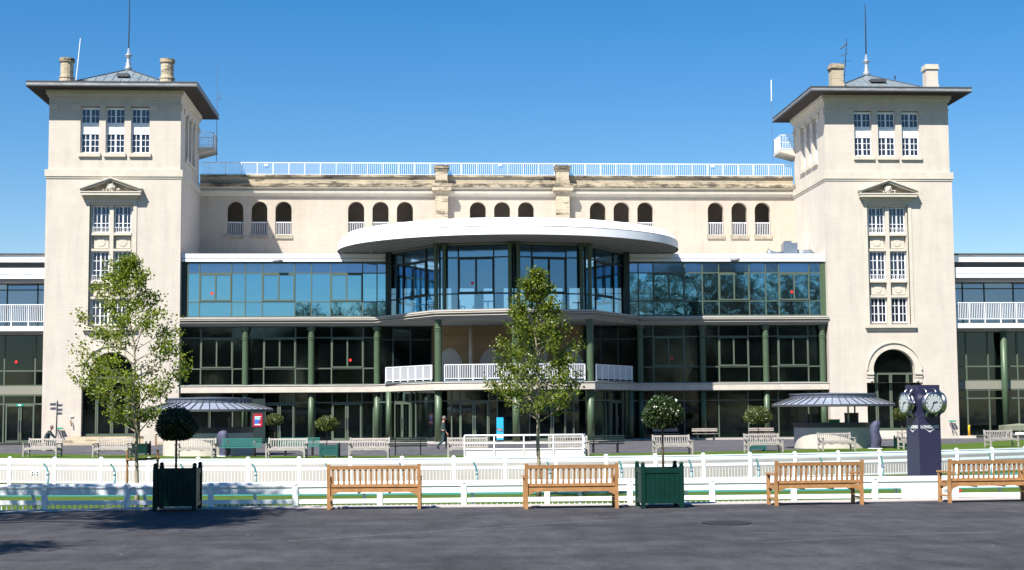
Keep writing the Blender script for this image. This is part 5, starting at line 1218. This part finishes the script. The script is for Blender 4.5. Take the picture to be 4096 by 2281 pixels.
a=at(3373,330,3.5); b=at(3387,155,3.5)
mast('dark television aerial with crossbars behind the chimney of the right tower',(a.x,3.5,25.0),b,.03,.02,BLACK,[(at(3362,195,3.5),at(3389,172,3.5),.05),(at(3360,225,3.5),at(3394,210,3.5),.025),(at(3370,243,3.5),at(3404,245,3.5),.015),(at(3366,200,3.2),at(3366,200,3.8),.02),(at(3380,180,3.1),at(3380,180,3.9),.02)])
mast('short dark vent pipe on the right tower roof',at(3580,318,3.),at(3580,303,3.),.05,.05,BLACK,name='vent_pipe')

# ------------------------------------------------------------------ PEOPLE
def person(label,loc,rz,J,edges,hair,handpts):
    """J: name->(pos,radius)"""
    t=thing('person',label,'person',loc,rz); keys=list(J)
    def skinmesh(name,ks,es,m,root,lv=2):
        me=bpy.data.meshes.new(name); me.from_pydata([J[k][0] for k in ks],[(ks.index(a),ks.index(b)) for a,b in es],[])
        o=bpy.data.objects.new(name,me); COL.objects.link(o); md=o.modifiers.new('s','SKIN'); sv=me.skin_vertices[0].data
        for i,k in enumerate(ks): r=J[k][1]; sv[i].radius=(r,r) if not hasattr(r,'__len__') else r
        for i in range(len(ks)): sv[i].use_root=(ks[i]==root)
        s2=o.modifiers.new('ss','SUBSURF'); s2.levels=lv; s2.render_levels=lv
        bpy.context.view_layer.update(); me2=bpy.data.meshes.new_from_object(o.evaluated_get(bpy.context.evaluated_depsgraph_get())); bpy.data.objects.remove(o)
        for q in me2.polygons:q.use_smooth=True
        me2.materials.clear(); me2.materials.append(m); o2=bpy.data.objects.new(name,me2); COL.objects.link(o2); o2.parent=t; return o2
    skinmesh('body',keys,edges,SKIN,'pelvis')
    return t,skinmesh
def figure(label,loc,rz,P,sit=False):
    # P: dict of joint positions (local, facing +x)
    R_={'pelvis':(.13,.15),'waist':(.11,.135),'chest':(.125,.17),'neckb':(.07,.08),'neck':(.055,.055),'head0':(.075,.07),'head1':(.10,.08),'head2':(.085,.07),
        'hipL':.085,'hipR':.085,'kneeL':.058,'kneeR':.058,'ankL':.038,'ankR':.038,'toeL':.03,'toeR':.03,'shL':.06,'shR':.06,'elL':.042,'elR':.042,'wrL':.028,'wrR':.028,'palmL':(.035,.018),'palmR':(.035,.018)}
    J={k:(P[k],R_[k]) for k in R_}
    for s in 'LR':
        w=Vector(P['palm'+s]); d=(w-Vector(P['wr'+s])).normalized(); sd=d.cross(Vector((0,1,0)))
        if sd.length<.1: sd=Vector((1,0,0))
        sd.normalize()
        for i,(o,l) in enumerate(((-.026,.06),(-.009,.07),(.009,.066),(.026,.052))):
            b=w+sd*o+d*.03; J['f%s%d'%(s,i)]=(b,.009); J['g%s%d'%(s,i)]=(b+d*l*.6+Vector((0,0,-.004)),.008); J['h%s%d'%(s,i)]=(b+d*l+sd*.0+Vector((.012,0,0)),.007)
        J['t%s0'%s]=(w+sd*.035-d*.01,.011); J['t%s1'%s]=(w+sd*.05+d*.03,.009)
    E=[('pelvis','waist'),('waist','chest'),('chest','neckb'),('neckb','neck'),('neck','head0'),('head0','head1'),('head1','head2')]
    for s in 'LR':
        E+=[('pelvis','hip'+s),('hip'+s,'knee'+s),('knee'+s,'ank'+s),('ank'+s,'toe'+s),('chest','sh'+s),('sh'+s,'el'+s),('el'+s,'wr'+s),('wr'+s,'palm'+s)]
        for i in range(4): E+=[('palm'+s,'f%s%d'%(s,i)),('f%s%d'%(s,i),'g%s%d'%(s,i)),('g%s%d'%(s,i),'h%s%d'%(s,i))]
        E+=[('palm'+s,'t%s0'%s),('t%s0'%s,'t%s1'%s)]
    t,sk=person(label,loc,rz,J,E,None,None)
    g=1.16
    def grow(k,f=g):
        r=J[k][1]; J['c'+k]=(J[k][0],tuple(x*f for x in r) if hasattr(r,'__len__') else r*f)
    for k in list(R_): grow(k,1.22 if k[:2] in('el','wr','kn','an') else 1.14)
    J['cwrL']=(Vector(P['wrL'])*.85+Vector(P['elL'])*.15,.045); J['cwrR']=(Vector(P['wrR'])*.85+Vector(P['elR'])*.15,.045)
    sk('jacket',['cpelvis','cwaist','cchest','cneckb','cshL','cshR','celL','celR','cwrL','cwrR'],[('cpelvis','cwaist'),('cwaist','cchest'),('cchest','cneckb'),('cchest','cshL'),('cchest','cshR'),('cshL','celL'),('cshR','celR'),('celL','cwrL'),('celR','cwrR')],CLOTH,'cpelvis')
    J['cpelvis']=(Vector(P['pelvis'])+Vector((0,0,.01)),(.135,.155))
    J['cankL']=(P['ankL'],.07);J['cankR']=(P['ankR'],.07)
    sk('trousers',['cpelvis','chipL','chipR','ckneeL','ckneeR','cankL','cankR'],[('cpelvis','chipL'),('cpelvis','chipR'),('chipL','ckneeL'),('chipR','ckneeR'),('ckneeL','cankL'),('ckneeR','cankR')],CLOTH,'cpelvis')
    for s in 'LR':
        mb=MB(); a=Vector(P['ank'+s]); b=Vector(P['toe'+s]); d=(b-a).normalized(); mb.tube([a-d*.07+Vector((0,0,-.02)),a+Vector((0,0,-.01)),(a+b)/2,b,b+d*.04],[.03,.05,.05,.042,.02],10); mb.build('shoe',SHOE,t,smooth=True)
    h=Vector(P['head1']); fdir=(Vector(P.get('face',(1,0,0)))).normalized()
    mb=MB(); mb.T=Matrix.Translation(h+Vector((0,0,.03))-fdir*.02); mb.ball((0,0,0),.108,n=14,k=10,sz=1.08); 
    # keep only the upper back of the cap
    mb2=MB(); keep=[]
    for f in mb.f:
        c=sum((Vector(mb.v[i]) for i in f),Vector())/len(f)-h
        if c.dot(fdir)<.035+max(0,c.z-.03)*.9 and c.z>-.055: keep.append(f)
    mb2.v=mb.v; mb2.f=keep; mb2.m=[0]*len(keep); mb2.build('hair',HAIR,t,smooth=True)
    mb=MB(); sd=Vector((-fdir.y,fdir.x,0)); mb.tube([h+fdir*.085+Vector((0,0,.02)),h+fdir*.118+Vector((0,0,-.02)),h+fdir*.09+Vector((0,0,-.03))],[.008,.016,.01],6)
    for k in (-1,1): mb.ball(tuple(h+sd*.083*k+Vector((0,0,-.005))),.024,n=6,k=5,sz=1.4)
    mb.build('nose_and_ears',SKIN,t,smooth=True)
    mb=MB()
    for k in (-1,1): mb.ball(tuple(h+sd*.032*k+fdir*.083+Vector((0,0,.012))),.011,n=6,k=5)
    mb.tube([h+fdir*.088+sd*.022+Vector((0,0,-.055)),h+fdir*.093+Vector((0,0,-.055)),h+fdir*.088-sd*.022+Vector((0,0,-.055))],.005,5); mb.build('eyes_and_mouth',BLACK,t,smooth=True)
    return t
# walking man: strides to the right, trailing foot left
walk=dict(pelvis=(0,0,.93),waist=(.02,0,1.08),chest=(.0,0,1.32),neckb=(.0,0,1.46),neck=(.025,0,1.52),head0=(.045,0,1.57),head1=(.06,0,1.64),head2=(.055,0,1.69),
 hipL=(0,.09,.88),hipR=(0,-.09,.88),kneeL=(.16,.1,.50),kneeR=(.0,-.1,.48),ankL=(.18,.1,.08),ankR=(-.32,-.1,.17),toeL=(.32,.1,.04),toeR=(-.24,-.1,.04),
 shL=(-.01,.19,1.38),shR=(-.01,-.19,1.38),elL=(-.10,.24,1.12),elR=(.03,-.25,1.11),wrL=(-.02,.24,.88),wrR=(.16,-.24,.90),palmL=(.0,.24,.80),palmR=(.20,-.24,.83))
p=gnd(1775,1797); figure('man in dark green work clothes walking to the right in front of the glass doors',(p.x-.02,p.y,0),0,walk)
sitp=dict(pelvis=(-.12,0,.62),waist=(-.08,0,.76),chest=(.04,0,.98),neckb=(.10,0,1.11),neck=(.14,0,1.17),head0=(.17,0,1.21),head1=(.20,0,1.28),head2=(.20,0,1.33),
 hipL=(-.08,.10,.60),hipR=(-.08,-.10,.60),kneeL=(.30,.12,.50),kneeR=(.26,-.12,.50),ankL=(.32,.12,.08),ankR=(.10,-.12,.08),toeL=(.45,.12,.04),toeR=(.23,-.12,.04),
 shL=(.05,.19,1.04),shR=(.05,-.19,1.04),elL=(.22,.24,.84),elR=(.26,-.22,.84),wrL=(.40,.16,.68),wrR=(.46,-.14,.67),palmL=(.46,.15,.64),palmR=(.52,-.12,.63))
p=gnd(192,1804); figure('man in a dark jacket sitting and leaning forward behind the leftmost grey bench',(p.x,p.y,0),0,sitp)
mb=MB(); mb.lathe([(.17,0),(.17,.40),(.19,.42),(.19,.47),(.15,.5)],20); tag(mb.build('stone_stool',TRIM_DK,loc=(p.x-.14,p.y,0)),'low round stone seat under the sitting man at far left','stool')

# ------------------------------------------------------------------ LIGHT, SKY, CAMERA
sd=Vector((.71,1.,-1.53)).normalized()
sun=bpy.data.lights.new('sun','SUN'); sun.energy=5.0; sun.angle=R(.53); sun.color=(1,.955,.88); so=bpy.data.objects.new('sun',sun); COL.objects.link(so); so.rotation_euler=sd.to_track_quat('-Z','Y').to_euler()
w=bpy.data.worlds.new('World'); S.world=w; w.use_nodes=True; nt=w.node_tree; N=nt.nodes; L=nt.links; bg=N['Background']
sky=N.new('ShaderNodeTexSky'); sky.sky_type='NISHITA'; sky.sun_disc=False; sky.sun_elevation=R(51.3); sky.sun_rotation=math.atan2(-sd.x,-sd.y)%(2*math.pi)
sky.air_density=1.0; sky.dust_density=.2; sky.ozone_density=3.0; sky.altitude=0
tn=N.new('ShaderNodeMix'); tn.data_type='RGBA'; tn.blend_type='MULTIPLY'; tn.inputs[0].default_value=1; tn.inputs[7].default_value=(1.32,1.17,1.19,1); hs=N.new('ShaderNodeHueSaturation'); hs.inputs['Saturation'].default_value=1.44; L.new(sky.outputs[0],hs.inputs['Color']); L.new(hs.outputs[0],tn.inputs[6]); L.new(tn.outputs[2],bg.inputs[0]); bg.inputs[1].default_value=.052
cam=bpy.data.cameras.new('camera'); cam.sensor_width=36; cam.lens=F/4096*36; cam.clip_end=6000; cam.clip_start=.1
co=bpy.data.objects.new('camera',cam); COL.objects.link(co); c_,s_=math.cos(RO),math.sin(RO)
r2=RT*c_-UP*s_; u2=RT*s_+UP*c_
co.matrix_world=Matrix(((r2.x,u2.x,-FW.x,CX0),(r2.y,u2.y,-FW.y,CY0),(r2.z,u2.z,-FW.z,CZ0),(0,0,0,1))); S.camera=co
S.view_settings.view_transform='Standard'; S.view_settings.look='None'; S.view_settings.exposure=1.12; S.view_settings.gamma=1
S.render.engine='CYCLES'
try: S.cycles.max_bounces=8; S.cycles.transparent_max_bounces=16
except Exception: pass
